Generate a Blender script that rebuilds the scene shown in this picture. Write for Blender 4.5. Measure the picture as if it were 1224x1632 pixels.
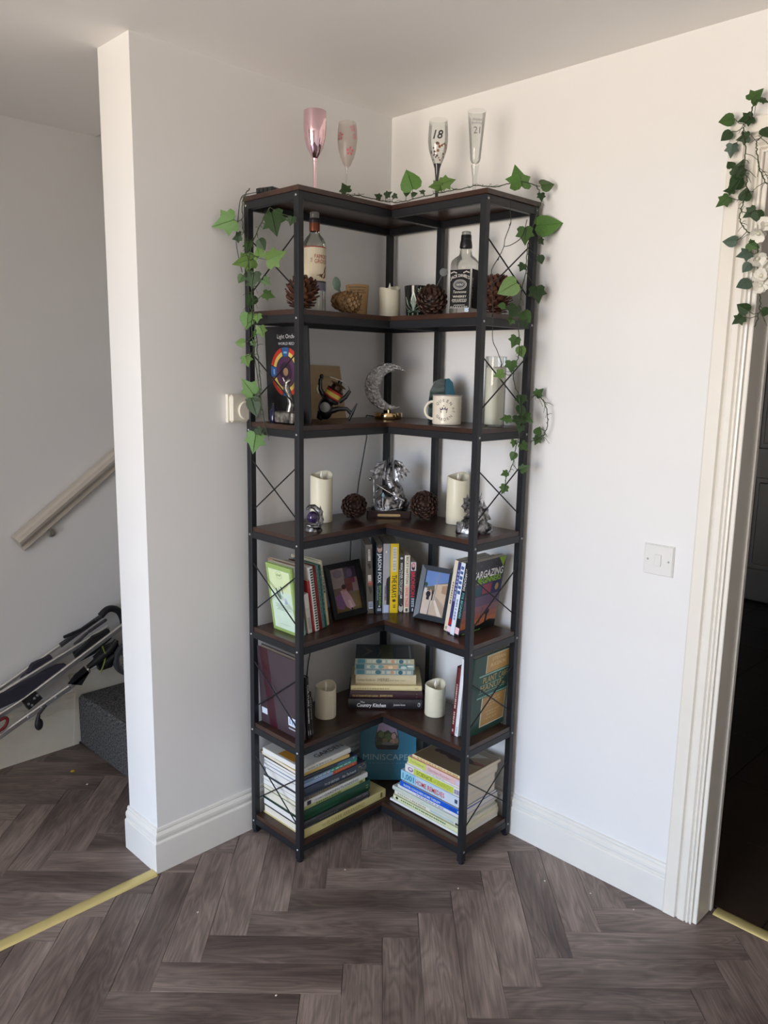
import bpy, bmesh, math, random
from mathutils import Vector, Matrix, Euler, noise
random.seed(7)
R = math.radians
scene = bpy.context.scene
for o in list(bpy.data.objects): bpy.data.objects.remove(o)
COL = scene.collection

# ------------------------------------------------------------------ camera
cam_d = bpy.data.cameras.new('camera'); cam = bpy.data.objects.new('camera', cam_d); COL.objects.link(cam)
CAM = Vector((-2.0622, -2.0382, 1.5263))
_y, _t, _r = R(44.7648), R(-10.0993), R(0.9765)
fw = Vector((math.cos(_y)*math.cos(_t), math.sin(_y)*math.cos(_t), math.sin(_t)))
rt = Vector((math.sin(_y), -math.cos(_y), 0)); up = rt.cross(fw)
rt2 = math.cos(_r)*rt + math.sin(_r)*up; up2 = -math.sin(_r)*rt + math.cos(_r)*up
cam.matrix_world = Matrix(((rt2.x, up2.x, -fw.x, CAM.x), (rt2.y, up2.y, -fw.y, CAM.y), (rt2.z, up2.z, -fw.z, CAM.z), (0, 0, 0, 1)))
cam_d.sensor_fit = 'VERTICAL'; cam_d.sensor_height = 36; cam_d.lens = 1266.06/1632*36
cam_d.clip_start = 0.02; scene.camera = cam

# ------------------------------------------------------------------ light
w = bpy.data.worlds.new('world'); scene.world = w; w.use_nodes = True
_N, _L = w.node_tree.nodes, w.node_tree.links
_g = _N.new('ShaderNodeNewGeometry'); _s = _N.new('ShaderNodeSeparateXYZ'); _L.new(_g.outputs['Incoming'], _s.inputs[0])
_m = _N.new('ShaderNodeMapRange'); _m.inputs[1].default_value = 0.01; _m.inputs[2].default_value = -0.01; _L.new(_s.outputs[2], _m.inputs[0])
_x = _N.new('ShaderNodeMix'); _x.data_type = 'RGBA'; _L.new(_m.outputs[0], _x.inputs[0])
_x.inputs[6].default_value = (1.16, 1.03, 0.89, 1)      # sunlit ground below the horizon
_x.inputs[7].default_value = (0.82, 1.01, 1.32, 1)      # open sky above it
_L.new(_x.outputs[2], _N['Background'].inputs[0]); _N['Background'].inputs[1].default_value = 14.5
WX, WY0, WY1, WZ0, WZ1 = -5.2, -2.15, -0.05, 0.12, 2.2      # the window opening
def portal(name, loc, aim, sx, sy):
    d = bpy.data.lights.new(name, 'AREA'); d.shape = 'RECTANGLE'; d.size = sx; d.size_y = sy; d.cycles.is_portal = True
    o = bpy.data.objects.new(name, d); COL.objects.link(o); o.location = loc
    o.rotation_euler = (Vector(aim)).to_track_quat('-Z', 'Z').to_euler()
# daylight enters through the window in the wall opposite (a portal only guides the sampling of the sky outside)
portal('window_portal', (WX-0.05, (WY0+WY1)/2, (WZ0+WZ1)/2), (1, 0, 0), WY1-WY0, WZ1-WZ0)
scene.view_settings.view_transform = 'Standard'; scene.view_settings.look = 'None'
scene.view_settings.gamma = 1; scene.view_settings.use_curve_mapping = False
scene.view_settings.exposure = -0.27

# ------------------------------------------------------------------ materials
MATS = {}
def mat(name, col, rough=0.5, metal=0.0, var=0.06, vscale=8.0, bump=0.0, bscale=60.0, spec=0.5, trans=0.0, ior=1.45, coat=0.0, alpha=1.0, rvar=0.0, col2=None, stretch=None):
    if name in MATS: return MATS[name]
    m = bpy.data.materials.new(name); m.use_nodes = True
    nt = m.node_tree; N = nt.nodes; L = nt.links; b = N['Principled BSDF']
    b.inputs['Roughness'].default_value = rough; b.inputs['Metallic'].default_value = metal
    b.inputs['Specular IOR Level'].default_value = spec; b.inputs['IOR'].default_value = ior
    b.inputs['Transmission Weight'].default_value = trans; b.inputs['Coat Weight'].default_value = coat
    b.inputs['Alpha'].default_value = alpha
    tc = N.new('ShaderNodeTexCoord'); src = tc.outputs['Object']
    if stretch:
        mp = N.new('ShaderNodeMapping'); mp.inputs['Scale'].default_value = stretch
        L.new(src, mp.inputs[0]); src = mp.outputs[0]
    nz = N.new('ShaderNodeTexNoise'); nz.inputs['Scale'].default_value = vscale; nz.inputs['Detail'].default_value = 4
    L.new(src, nz.inputs['Vector'])
    mx = N.new('ShaderNodeMix'); mx.data_type = 'RGBA'
    c1 = tuple(max(0, c*(1-var)) for c in col[:3]); c2 = tuple(min(1, c*(1+var)) for c in col[:3]) if col2 is None else col2
    mx.inputs[6].default_value = (*c1, 1); mx.inputs[7].default_value = (*c2, 1)
    if col2 is not None:
        cr = N.new('ShaderNodeMapRange'); cr.inputs[1].default_value = 0.35; cr.inputs[2].default_value = 0.65
        L.new(nz.outputs['Fac'], cr.inputs[0]); L.new(cr.outputs[0], mx.inputs[0])
    else: L.new(nz.outputs['Fac'], mx.inputs[0])
    L.new(mx.outputs[2], b.inputs['Base Color'])
    if bump:
        n2 = N.new('ShaderNodeTexNoise'); n2.inputs['Scale'].default_value = bscale; n2.inputs['Detail'].default_value = 3
        L.new(src, n2.inputs['Vector'])
        bp = N.new('ShaderNodeBump'); bp.inputs['Strength'].default_value = bump; bp.inputs['Distance'].default_value = 0.002
        L.new(n2.outputs['Fac'], bp.inputs['Height']); L.new(bp.outputs[0], b.inputs['Normal'])
    MATS[name] = m
    return m
def srgb(r, g, b):
    f = lambda c: (c/255/12.92) if c/255 <= 0.04045 else ((c/255+0.055)/1.055)**2.4
    return (f(r), f(g), f(b))
def attr_mat(name, rough=0.45, metal=0.0, bump=0.0, coat=0.0):
    """flat print: colour comes from the mesh's own colour attribute"""
    if name in MATS: return MATS[name]
    m = bpy.data.materials.new(name); m.use_nodes = True; N = m.node_tree.nodes; L = m.node_tree.links
    b = N['Principled BSDF']; b.inputs['Roughness'].default_value = rough; b.inputs['Metallic'].default_value = metal
    b.inputs['Coat Weight'].default_value = coat
    a = N.new('ShaderNodeAttribute'); a.attribute_name = 'Col'
    nz = N.new('ShaderNodeTexNoise'); nz.inputs['Scale'].default_value = 25
    tc = N.new('ShaderNodeTexCoord'); L.new(tc.outputs['Object'], nz.inputs['Vector'])
    mr = N.new('ShaderNodeMapRange'); mr.inputs[3].default_value = 0.9; mr.inputs[4].default_value = 1.08
    L.new(nz.outputs['Fac'], mr.inputs[0])
    mx = N.new('ShaderNodeMix'); mx.data_type = 'RGBA'; mx.blend_type = 'MULTIPLY'; mx.inputs[0].default_value = 1
    L.new(a.outputs['Color'], mx.inputs[6]); L.new(mr.outputs[0], mx.inputs[7]); L.new(mx.outputs[2], b.inputs['Base Color'])
    MATS[name] = m
    return m

# ------------------------------------------------------------------ mesh helpers
def frame(d):
    d = d.normalized(); a = Vector((0, 0, 1)) if abs(d.z) < 0.9 else Vector((1, 0, 0))
    x = a.cross(d).normalized(); return x, d.cross(x).normalized()
class MB:
    def __init__(s): s.v = []; s.f = []; s.c = []; s.mi = []; s.col = (1, 1, 1); s.m = 0
    def add(s, vs, fs):
        o = len(s.v); s.v += [Vector(p) for p in vs]
        for f in fs: s.f.append([i+o for i in f]); s.c.append(s.col); s.mi.append(s.m)
        return s
    def box(s, x0, x1, y0, y1, z0, z1, ch=0.0, M=None):
        if ch > 0:
            ch = min(ch, (x1-x0)*.45, (y1-y0)*.45, (z1-z0)*.45)
            bm = bmesh.new(); bmesh.ops.create_cube(bm, size=1)
            for v in bm.verts: v.co = Vector(((x0+x1)/2+v.co.x*(x1-x0), (y0+y1)/2+v.co.y*(y1-y0), (z0+z1)/2+v.co.z*(z1-z0)))
            bmesh.ops.bevel(bm, geom=list(bm.edges), offset=ch, segments=1, affect='EDGES')
            bm.verts.index_update()
            vs = [M @ v.co if M else v.co.copy() for v in bm.verts]; fs = [[v.index for v in f.verts] for f in bm.faces]; bm.free()
            return s.add(vs, fs)
        vs = [(x, y, z) for x in (x0, x1) for y in (y0, y1) for z in (z0, z1)]
        if M: vs = [M @ Vector(p) for p in vs]
        return s.add(vs, [(0, 1, 3, 2), (4, 6, 7, 5), (0, 4, 5, 1), (2, 3, 7, 6), (0, 2, 6, 4), (1, 5, 7, 3)])
    def tube(s, pts, r, n=8, cap=True, closed=False):
        pts = [Vector(p) for p in pts]; k = len(pts); rs = r if isinstance(r, (list, tuple)) else [r]*k
        vs = []; px = None
        for i, p in enumerate(pts):
            if closed: d = pts[(i+1) % k]-pts[i-1]
            else: d = pts[min(i+1, k-1)]-pts[max(i-1, 0)]
            if d.length < 1e-9: d = Vector((0, 0, 1))
            d.normalize()
            if px is None: px, _ = frame(d)
            px = (px-d*px.dot(d))
            if px.length < 1e-6: px, _ = frame(d)
            px.normalize(); py = d.cross(px)
            for j in range(n):
                a = 2*math.pi*j/n; vs.append(p+rs[i]*(math.cos(a)*px+math.sin(a)*py))
        fs = []
        for i in range(k if closed else k-1):
            for j in range(n):
                a, b = i*n+j, i*n+(j+1) % n; c, d2 = ((i+1) % k)*n+(j+1) % n, ((i+1) % k)*n+j
                fs.append((a, b, c, d2))
        if cap and not closed: fs += [tuple(range(n))[::-1], tuple((k-1)*n+j for j in range(n))]
        return s.add(vs, fs)
    def lathe(s, prof, n=32, M=None, cap=False):
        """prof: list of (r,z) revolved about z"""
        vs = []; fs = []; k = len(prof)
        for (r, z) in prof:
            for j in range(n):
                a = 2*math.pi*j/n; vs.append(Vector((r*math.cos(a), r*math.sin(a), z)))
        for i in range(k-1):
            for j in range(n): fs.append((i*n+j, i*n+(j+1) % n, (i+1)*n+(j+1) % n, (i+1)*n+j))
        if cap: fs += [tuple(range(n))[::-1], tuple((k-1)*n+j for j in range(n))]
        if M: vs = [M @ v for v in vs]
        return s.add(vs, fs)
    def prism(s, poly, h0, h1, axes=None, M=None):
        """polygon (a,b) extruded from h0 to h1 along the third axis; axes maps (a,b,h)->xyz"""
        ax = axes or (lambda a, b, h: (a, b, h)); n = len(poly)
        vs = [Vector(ax(a, b, h0)) for a, b in poly]+[Vector(ax(a, b, h1)) for a, b in poly]
        if M: vs = [M @ v for v in vs]
        fs = [tuple(range(n))[::-1], tuple(range(n, 2*n))]+[(i, (i+1) % n, n+(i+1) % n, n+i) for i in range(n)]
        return s.add(vs, fs)
    def ball(s, c, r, nu=12, nv=8, M=None):
        c = Vector(c); rr = r if isinstance(r, (list, tuple)) else (r, r, r); vs = []; fs = []
        for i in range(nv+1):
            t = math.pi*i/nv
            for j in range(nu):
                a = 2*math.pi*j/nu; vs.append(Vector((c.x+rr[0]*math.sin(t)*math.cos(a), c.y+rr[1]*math.sin(t)*math.sin(a), c.z+rr[2]*math.cos(t))))
        for i in range(nv):
            for j in range(nu): fs.append((i*nu+j, (i+1)*nu+j, (i+1)*nu+(j+1) % nu, i*nu+(j+1) % nu))
        if M: vs = [M @ v for v in vs]
        return s.add(vs, fs)
    def poly(s, pts): return s.add(pts, [tuple(range(len(pts)))])
    def mesh(s, name, mats, smooth=None):
        me = bpy.data.meshes.new(name); me.from_pydata([tuple(v) for v in s.v], [], s.f)
        for m in (mats if isinstance(mats, (list, tuple)) else [mats]): me.materials.append(m)
        bm = bmesh.new(); bm.from_mesh(me); bmesh.ops.remove_doubles(bm, verts=bm.verts, dist=1e-6)
        if len(bm.faces) == len(s.f):
            bmesh.ops.recalc_face_normals(bm, faces=bm.faces); bm.to_mesh(me)
        else:
            bm.free(); bm = bmesh.new(); bm.from_mesh(me); bmesh.ops.recalc_face_normals(bm, faces=bm.faces); bm.to_mesh(me)
        bm.free()
        ca = me.color_attributes.new('Col', 'FLOAT_COLOR', 'CORNER'); buf = []
        for p in me.polygons:
            p.material_index = s.mi[p.index]; c = s.c[p.index]
            buf += [c[0], c[1], c[2], 1.0]*p.loop_total
        ca.data.foreach_set('color', buf)
        if smooth is not None:
            me.polygons.foreach_set('use_smooth', [True]*len(me.polygons)); me.set_sharp_from_angle(angle=R(smooth))
        me.update(); return me
    def build(s, name, mats, parent=None, smooth=None, M=None):
        return link(name, s.mesh(name, mats, smooth), parent, M)
def link(name, me, parent=None, M=None):
    o = bpy.data.objects.new(name, me); COL.objects.link(o)
    if parent: o.parent = parent
    if M is not None: o.matrix_basis = M
    return o
def tag(o, label=None, cat=None, group=None, kind=None):
    if label: o['label'] = label
    if cat: o['category'] = cat
    if group: o['group'] = group
    if kind: o['kind'] = kind
    return o
def empty(name, loc=(0, 0, 0), rz=0.0, M=None):
    o = bpy.data.objects.new(name, None); COL.objects.link(o); o.empty_display_size = 0.05
    if M is not None: o.matrix_basis = M
    else: o.location = loc; o.rotation_euler = (0, 0, rz)
    return o
def basis(o, x, y, z):
    x, y, z = Vector(x).normalized(), Vector(y).normalized(), Vector(z).normalized()
    return Matrix(((x.x, y.x, z.x, o[0]), (x.y, y.y, z.y, o[1]), (x.z, y.z, z.z, o[2]), (0, 0, 0, 1)))
def copy_tree(o, parent=None):
    c = o.copy(); COL.objects.link(c)
    if parent: c.parent = parent
    for ch in list(o.children): copy_tree(ch, c)
    return c
_txt = {}
def text_mesh(s, size, bold=0.0, shear=0.0, space=1.0, width=None, depth=0.0):
    """lettering as mesh: returns mesh, width, with origin at the left end of the baseline"""
    cu = bpy.data.curves.new('lettering', 'FONT'); cu.body = s; cu.size = size; cu.offset = bold*size; cu.shear = shear
    cu.space_character = space; cu.extrude = depth; cu.resolution_u = 2
    ob = bpy.data.objects.new('tmp', cu); COL.objects.link(ob)
    bpy.context.view_layer.update()
    dg = bpy.context.evaluated_depsgraph_get(); me = bpy.data.meshes.new_from_object(ob.evaluated_get(dg))
    bpy.data.objects.remove(ob); bpy.data.curves.remove(cu)
    xs = [v.co.x for v in me.vertices] or [0, 1]; wd = max(xs)-min(xs); x0 = min(xs)
    k = (width/wd) if (width and wd > 0) else 1.0
    for v in me.vertices: v.co.x = (v.co.x-x0)*k
    me.name = 'lettering'
    return me, wd*k
def lettering(s, size, mt, parent, M, width=None, bold=0.0, shear=0.0, center=False, bend=None, name='lettering'):
    """M maps text plane (x right, y up, z out) into the parent's space. bend(x,y)->Vector overrides the plane."""
    me, wd = text_mesh(s, size, bold, shear, 1.0, width)
    me.materials.clear(); me.materials.append(mt)
    if center:
        for v in me.vertices: v.co.x -= wd/2
    if bend:
        for v in me.vertices: v.co = bend(v.co.x, v.co.y)
        return link(name, me, parent, M)
    return link(name, me, parent, M)
# ------------------------------------------------------------------ the setting
HC = 2.373; XW = -0.965; TW = 0.174; YB = 0.99; DOOR_Y = -1.254; JAMB = 0.10
white_r = mat('wall_paint', (0.80, 0.79, 0.77), 0.55, var=0.035, vscale=2.5, bump=0.25, bscale=14)
white_l = white_r
ceil_m = mat('ceiling_paint', (0.94, 0.915, 0.885), 0.7, var=0.03, vscale=2, bump=0.2, bscale=10)
gloss = mat('gloss_paint', (0.80, 0.76, 0.68), 0.22, var=0.05, vscale=5, bump=0.15, bscale=25)
skirt_m = mat('skirting_paint', (0.78, 0.76, 0.71), 0.32, var=0.06, vscale=9, bump=0.2, bscale=40)
def struct(o): o['kind'] = 'structure'; return o

# --- planks: one procedural wood for all, each plank with its own random grain
def plank_material():
    m = bpy.data.materials.new('plank_wood'); m.use_nodes = True; N = m.node_tree.nodes; L = m.node_tree.links; b = N['Principled BSDF']
    tc = N.new('ShaderNodeTexCoord'); oi = N.new('ShaderNodeObjectInfo')
    mul = N.new('ShaderNodeVectorMath'); mul.operation = 'SCALE'; mul.inputs['Scale'].default_value = 37.0
    cmb = N.new('ShaderNodeCombineXYZ'); L.new(oi.outputs['Random'], cmb.inputs[0]); L.new(oi.outputs['Random'], cmb.inputs[1]); L.new(oi.outputs['Random'], cmb.inputs[2])
    L.new(cmb.outputs[0], mul.inputs[0])
    add = N.new('ShaderNodeVectorMath'); L.new(tc.outputs['Object'], add.inputs[0]); L.new(mul.outputs[0], add.inputs[1])
    mp = N.new('ShaderNodeMapping'); mp.inputs['Scale'].default_value = (2.6, 15.0, 1.0); L.new(add.outputs[0], mp.inputs[0])
    n1 = N.new('ShaderNodeTexNoise'); n1.inputs['Scale'].default_value = 1.0; n1.inputs['Detail'].default_value = 2; n1.inputs['Distortion'].default_value = 0.6
    L.new(mp.outputs[0], n1.inputs['Vector'])
    # ring-like figure from the large noise
    ms = N.new('ShaderNodeMath'); ms.operation = 'MULTIPLY'; ms.inputs[1].default_value = 9.0; L.new(n1.outputs['Fac'], ms.inputs[0])
    fr = N.new('ShaderNodeMath'); fr.operation = 'PINGPONG'; fr.inputs[1].default_value = 0.5; L.new(ms.outputs[0], fr.inputs[0])
    mp2 = N.new('ShaderNodeMapping'); mp2.inputs['Scale'].default_value = (9.0, 260.0, 1.0); L.new(add.outputs[0], mp2.inputs[0])
    n2 = N.new('ShaderNodeTexNoise'); n2.inputs['Scale'].default_value = 1.0; n2.inputs['Detail'].default_value = 3; L.new(mp2.outputs[0], n2.inputs['Vector'])
    mp3 = N.new('ShaderNodeMapping'); mp3.inputs['Scale'].default_value = (2.5, 9.0, 1.0); L.new(add.outputs[0], mp3.inputs[0])
    n3 = N.new('ShaderNodeTexNoise'); n3.inputs['Scale'].default_value = 1.0; n3.inputs['Detail'].default_value = 2; L.new(mp3.outputs[0], n3.inputs['Vector'])
    r1 = N.new('ShaderNodeValToRGB'); e = r1.color_ramp.elements
    e[0].position = 0.30; e[0].color = (*srgb(97, 83, 78), 1); e[1].position = 0.72; e[1].color = (*srgb(150, 135, 127), 1)
    L.new(n3.outputs['Fac'], r1.inputs[0])
    g = N.new('ShaderNodeMapRange'); g.inputs[1].default_value = 0.0; g.inputs[2].default_value = 0.5; g.inputs[3].default_value = 0.74; g.inputs[4].default_value = 1.10; L.new(fr.outputs[0], g.inputs[0])
    g2 = N.new('ShaderNodeMapRange'); g2.inputs[1].default_value = 0.3; g2.inputs[2].default_value = 0.7; g2.inputs[3].default_value = 0.76; g2.inputs[4].default_value = 1.18; L.new(n2.outputs['Fac'], g2.inputs[0])
    g3 = N.new('ShaderNodeMapRange'); g3.inputs[3].default_value = 0.76; g3.inputs[4].default_value = 1.14; L.new(oi.outputs['Random'], g3.inputs[0])
    p1 = N.new('ShaderNodeMath'); p1.operation = 'MULTIPLY'; L.new(g.outputs[0], p1.inputs[0]); L.new(g2.outputs[0], p1.inputs[1])
    p2 = N.new('ShaderNodeMath'); p2.operation = 'MULTIPLY'; L.new(p1.outputs[0], p2.inputs[0]); L.new(g3.outputs[0], p2.inputs[1])
    mx = N.new('ShaderNodeMix'); mx.data_type = 'RGBA'; mx.blend_type = 'MULTIPLY'; mx.inputs[0].default_value = 1
    L.new(r1.outputs[0], mx.inputs[6]); L.new(p2.outputs[0], mx.inputs[7]); L.new(mx.outputs[2], b.inputs['Base Color'])
    b.inputs['Roughness'].default_value = 0.42; b.inputs['Specular IOR Level'].default_value = 0.4
    bp = N.new('ShaderNodeBump'); bp.inputs['Strength'].default_value = 0.12; bp.inputs['Distance'].default_value = 0.001
    L.new(n2.outputs['Fac'], bp.inputs['Height']); L.new(bp.outputs[0], b.inputs['Normal'])
    return m
plank_m = plank_material()
sub_m = mat('subfloor', (0.035, 0.03, 0.028), 0.8)
fl = MB().box(WX-.1, 0.11, -4.6, YB+0.1, -0.08, -0.0045).build('floor', sub_m); struct(fl)
PW, PL = 0.1015, 0.474
pm = MB().box(0, PL-0.0008, 0, PW-0.0008, -0.0045, 0.0, ch=0.0005).mesh('plank', plank_m)
UX, UY = Vector((1, -1, 0)).normalized(), Vector((1, 1, 0)).normalized()
far = MB(); npl = 0
for i in range(-80, 71):
    for j in range(-12, 13):
        u0 = -0.062+i*PW+j*PL; v1 = -0.558+i*PW-j*PL
        for typ in (0, 1):
            if typ == 0: org = UX*u0+UY*(v1-PW); ax, ay = UX, UY
            else: org = UX*(u0+PL+PW)+UY*(v1-PL); ax, ay = UY, -UX
            c = org+ax*PL/2+ay*PW/2
            cs = [org, org+ax*PL, org+ay*PW, org+ax*PL+ay*PW]
            if not all(WX < p.x < 0.11 and -4.55 < p.y < YB+0.02 for p in cs):
                if not (WX < c.x < 0.10 and -4.5 < c.y < YB) and not (c.x < 0.2 and -2.1 < c.y < -1.0) and not (-1.6 < c.x < -.5 and c.y < YB+.24): continue
                if any(p.x < WX-.1 or p.x > 0.35 or p.y > YB+0.5 or p.y < -4.6 for p in cs): continue
            if c.x > 0.2 and c.y > -1.1: continue
            M = basis(org, ax, ay, (0, 0, 1))
            rel = c-CAM; z = rel.dot(fw); px = rel.dot(rt2)/z if z > 0.1 else 9; py = rel.dot(up2)/z if z > .1 else 9
            inview = z > 0.1 and abs(px) < 0.56 and -0.72 < py < 0.7 and c.x < 0.2
            if inview and ((c.y > TW+.05 and c.x > -0.62) or (0.12 < c.y < TW and c.x > -.85)): inview = False
            if inview and npl < 290: link('plank', pm, fl, M); npl += 1
            elif c.x < 0.2: far.box(0, PL-0.0008, 0, PW-0.0008, -0.0045, 0.0, M=M)
tag(far.build('plank', plank_m, fl), kind='stuff')

def wall(name, boxes, m=white_r):
    b = MB()
    for bx in boxes: b.box(*bx)
    return struct(b.build(name, m))
wall('wall_left', [(XW, 0.0, 0, TW, 0, HC)], white_l)
wall('wall_right', [(0, 0.10, DOOR_Y, YB+0.12, 0, 3.6), (0, 0.10, -2.06, DOOR_Y, 2.06, 3.6), (0, 0.10, -4.6, -2.06, 0, 3.6)])
wall('wall_hall', [(WX, 0.0, YB, YB+0.12, 0, 3.6)])
rear_m = mat('rear_wall_paint', (0.76, 0.74, 0.71), 0.6, var=0.05)
wall('wall_window', [(WX-.1, WX, -4.6, WY0, 0, HC), (WX-.1, WX, WY1, YB+.12, 0, HC), (WX-.1, WX, WY0, WY1, 0, WZ0), (WX-.1, WX, WY0, WY1, WZ1, HC)])
wall('wall_rear', [(WX, 0, -4.6, -4.5, 0, HC)], rear_m)
wall('wall_hall_shade', [(WX, -2.7, 0, TW, 0, HC)])  # unseen wall added to keep the window light off the hall
cl = MB().box(WX-.1, -0.585, 0.0, YB+0.12, HC, HC+0.12).box(WX-.1, 0.0, -4.6, 0.0, HC, HC+0.12).box(-0.585, 0.0, 0.0, TW, HC, HC+0.12)
struct(cl.build('ceiling', ceil_m))
wall('wall_stairwell', [(-0.70, -0.585, TW, YB, HC+0.12, 3.6), (-0.585, 0.0, 0.06, TW, HC+0.12, 3.6)])
struct(MB().box(-0.7, 0.1, 0.06, YB+.12, 3.6, 3.7).build('ceiling_stairwell', ceil_m))

# skirting boards: moulded profile swept along the wall (d = out from wall, z)
PROF = [(0, 0), (0.016, 0), (0.016, 0.096), (0.0145, 0.099), (0.0105, 0.101), (0.0110, 0.107), (0.0125, 0.112), (0.0120, 0.120), (0.0080, 0.126), (0.0050, 0.128), (0.0065, 0.133), (0.0050, 0.139), (0, 0.141)]
def skirting(name, parts, prof=PROF, m=skirt_m):
    b = MB()
    for fn, h0, h1 in parts: b.prism(prof, h0, h1, axes=fn)
    return struct(b.build(name, m, smooth=18))
skirting('baseboard_left', [(lambda a, z, h: (h-(a if h < -.5 else 0), -a, z), XW, -0.002), (lambda a, z, h: (XW-a, h-(a if h < .1 else 0), z), 0.0, TW+0.006)])
skirting('baseboard_right', [(lambda a, z, h: (-a, h, z), -1.171, -0.016)])
P2 = [(d, z*1.58) for d, z in PROF]
skirting('baseboard_hall', [(lambda a, z, h: (h, YB-a, z), WX, -0.775)], P2, mat('old_cream_paint', (0.66, 0.62, 0.52), 0.4, var=0.12, vscale=12, bump=0.3, bscale=40))
# string board following the stair
st = MB(); st.prism([(-0.80, 0.0), (-0.78, 0.222), (-0.80, 0.30), (-0.52, 0.30), (-0.0, 0.78), (-0.0, 0.5), (-0.3, 0.2)], YB-0.018, YB, axes=lambda a, b, h: (a, h, b))
struct(st.build('trim_1', MATS['old_cream_paint']))
# carpeted stairs, each tread and riser one carpeted step
carpet = mat('stair_carpet', (0.015, 0.015, 0.016), 0.95, col2=(0.15, 0.145, 0.14), vscale=150, bump=1.0, bscale=320)
sb = bpy.data.objects.new('staircase', None); COL.objects.link(sb); sb.location = (-0.775, 0.58, 0)
tag(sb, 'dark speckled grey carpeted staircase behind the stub wall', 'stairs')
for k in range(3):
    b = MB().box(k*0.25, 0.77, TW+0.003-0.58, YB-0.02-0.58, k*0.215 if k else 0.001, (k+1)*0.215, ch=0.012)
    b.build('step', carpet, sb)
# door opening: casing, lining
cas = [(0, 0), (0.018, 0), (0.020, 0.004), (0.020, 0.036), (0.0110, 0.039), (0.0150, 0.043), (0.0165, 0.048), (0.0165, 0.062), (0.0100, 0.065), (0.0150, 0.068), (0.0150, 0.073), (0.0095, 0.075), (0.0145, 0.078), (0.0140, 0.083), (0.0, 0.083)]
b = MB(); b.prism(cas, 0.001, 2.135, axes=lambda a, w_, h: (-a, DOOR_Y+0.083-w_, h-(w_ if h > 1 else 0)))
b.prism(cas, DOOR_Y+0.083, -2.06-0.083, axes=lambda a, w_, h: (-a, h+(w_ if h < -1.6 else -w_), 2.135-w_))
b.prism(cas, 0.001, 2.135, axes=lambda a, w_, h: (-a, -2.06-0.083+w_, h-(w_ if h > 1 else 0)))
struct(b.build('trim_2', gloss, smooth=15))
b = MB().box(-0.006, 0.105, DOOR_Y-0.012, DOOR_Y, 0.001, 2.06, ch=0.002).box(0.082, 0.100, DOOR_Y-0.0165, DOOR_Y-0.012, 0.001, 2.05, ch=0.002)
b.box(-0.006, 0.105, -2.06, -2.048, 0.001, 2.06, ch=.002).box(-0.006, 0.105, -2.048, DOOR_Y-.012, 2.048, 2.06)
struct(b.build('trim_3', gloss))
# the unlit room beyond the doorway
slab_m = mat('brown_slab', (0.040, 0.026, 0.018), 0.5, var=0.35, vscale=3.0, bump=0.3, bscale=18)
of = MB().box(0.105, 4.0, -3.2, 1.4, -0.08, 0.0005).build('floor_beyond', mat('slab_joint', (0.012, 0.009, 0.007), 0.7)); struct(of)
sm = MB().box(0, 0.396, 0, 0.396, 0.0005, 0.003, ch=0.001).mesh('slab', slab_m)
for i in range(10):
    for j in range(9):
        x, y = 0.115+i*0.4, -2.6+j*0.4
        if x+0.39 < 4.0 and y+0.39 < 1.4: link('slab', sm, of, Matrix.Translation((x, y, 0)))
dark_w = mat('far_room_dim_tone', (0.09, 0.07, 0.05), 0.6)  # dimness of this room put into the wall and ceiling colour
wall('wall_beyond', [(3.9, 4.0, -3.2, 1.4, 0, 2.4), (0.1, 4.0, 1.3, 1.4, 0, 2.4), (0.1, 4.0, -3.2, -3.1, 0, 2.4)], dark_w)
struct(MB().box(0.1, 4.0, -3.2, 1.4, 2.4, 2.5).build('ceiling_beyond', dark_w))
# panelled door standing in that room
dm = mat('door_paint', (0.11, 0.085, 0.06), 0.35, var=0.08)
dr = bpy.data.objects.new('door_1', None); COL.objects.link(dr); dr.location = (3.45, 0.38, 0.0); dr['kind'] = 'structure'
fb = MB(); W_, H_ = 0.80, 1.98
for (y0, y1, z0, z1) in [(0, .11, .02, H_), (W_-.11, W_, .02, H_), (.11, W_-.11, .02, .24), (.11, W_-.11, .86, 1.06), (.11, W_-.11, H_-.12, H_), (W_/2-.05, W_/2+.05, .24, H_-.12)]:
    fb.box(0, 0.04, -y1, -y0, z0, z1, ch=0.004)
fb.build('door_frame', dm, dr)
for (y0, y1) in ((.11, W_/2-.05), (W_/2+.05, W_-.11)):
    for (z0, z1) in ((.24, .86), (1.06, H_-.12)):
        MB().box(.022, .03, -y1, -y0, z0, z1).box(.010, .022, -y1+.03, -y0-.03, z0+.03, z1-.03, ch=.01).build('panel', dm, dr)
# brass threshold strips
brass = mat('brass_strip', (0.72, 0.60, 0.26), 0.38, 0.45, var=0.1, vscale=12)
def strip(name, p0, p1, label):
    p0, p1 = Vector(p0), Vector(p1); d = (p1-p0); L = d.length; x = d.normalized(); y = Vector((-x.y, x.x, 0))
    prof = [(-0.021, 0.0003), (-0.019, 0.003), (-0.010, 0.0060), (0.010, 0.0060), (0.019, 0.003), (0.021, 0.0003)]
    b = MB().prism(prof, 0, L, axes=lambda a, z, h: (h, a, z))
    return tag(b.build(name, brass, M=basis(p0, x, y, (0, 0, 1)), smooth=40), label, 'threshold strip')
strip('threshold_strip', (-0.983, -0.004, 0), (-2.4, -0.004, 0), 'brass floor strip running left from the end of the stub wall')
strip('threshold_strip', (0.092, DOOR_Y-0.026, 0.002), (0.092, -2.046, 0.002), 'brass floor strip across the doorway on the right')

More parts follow.
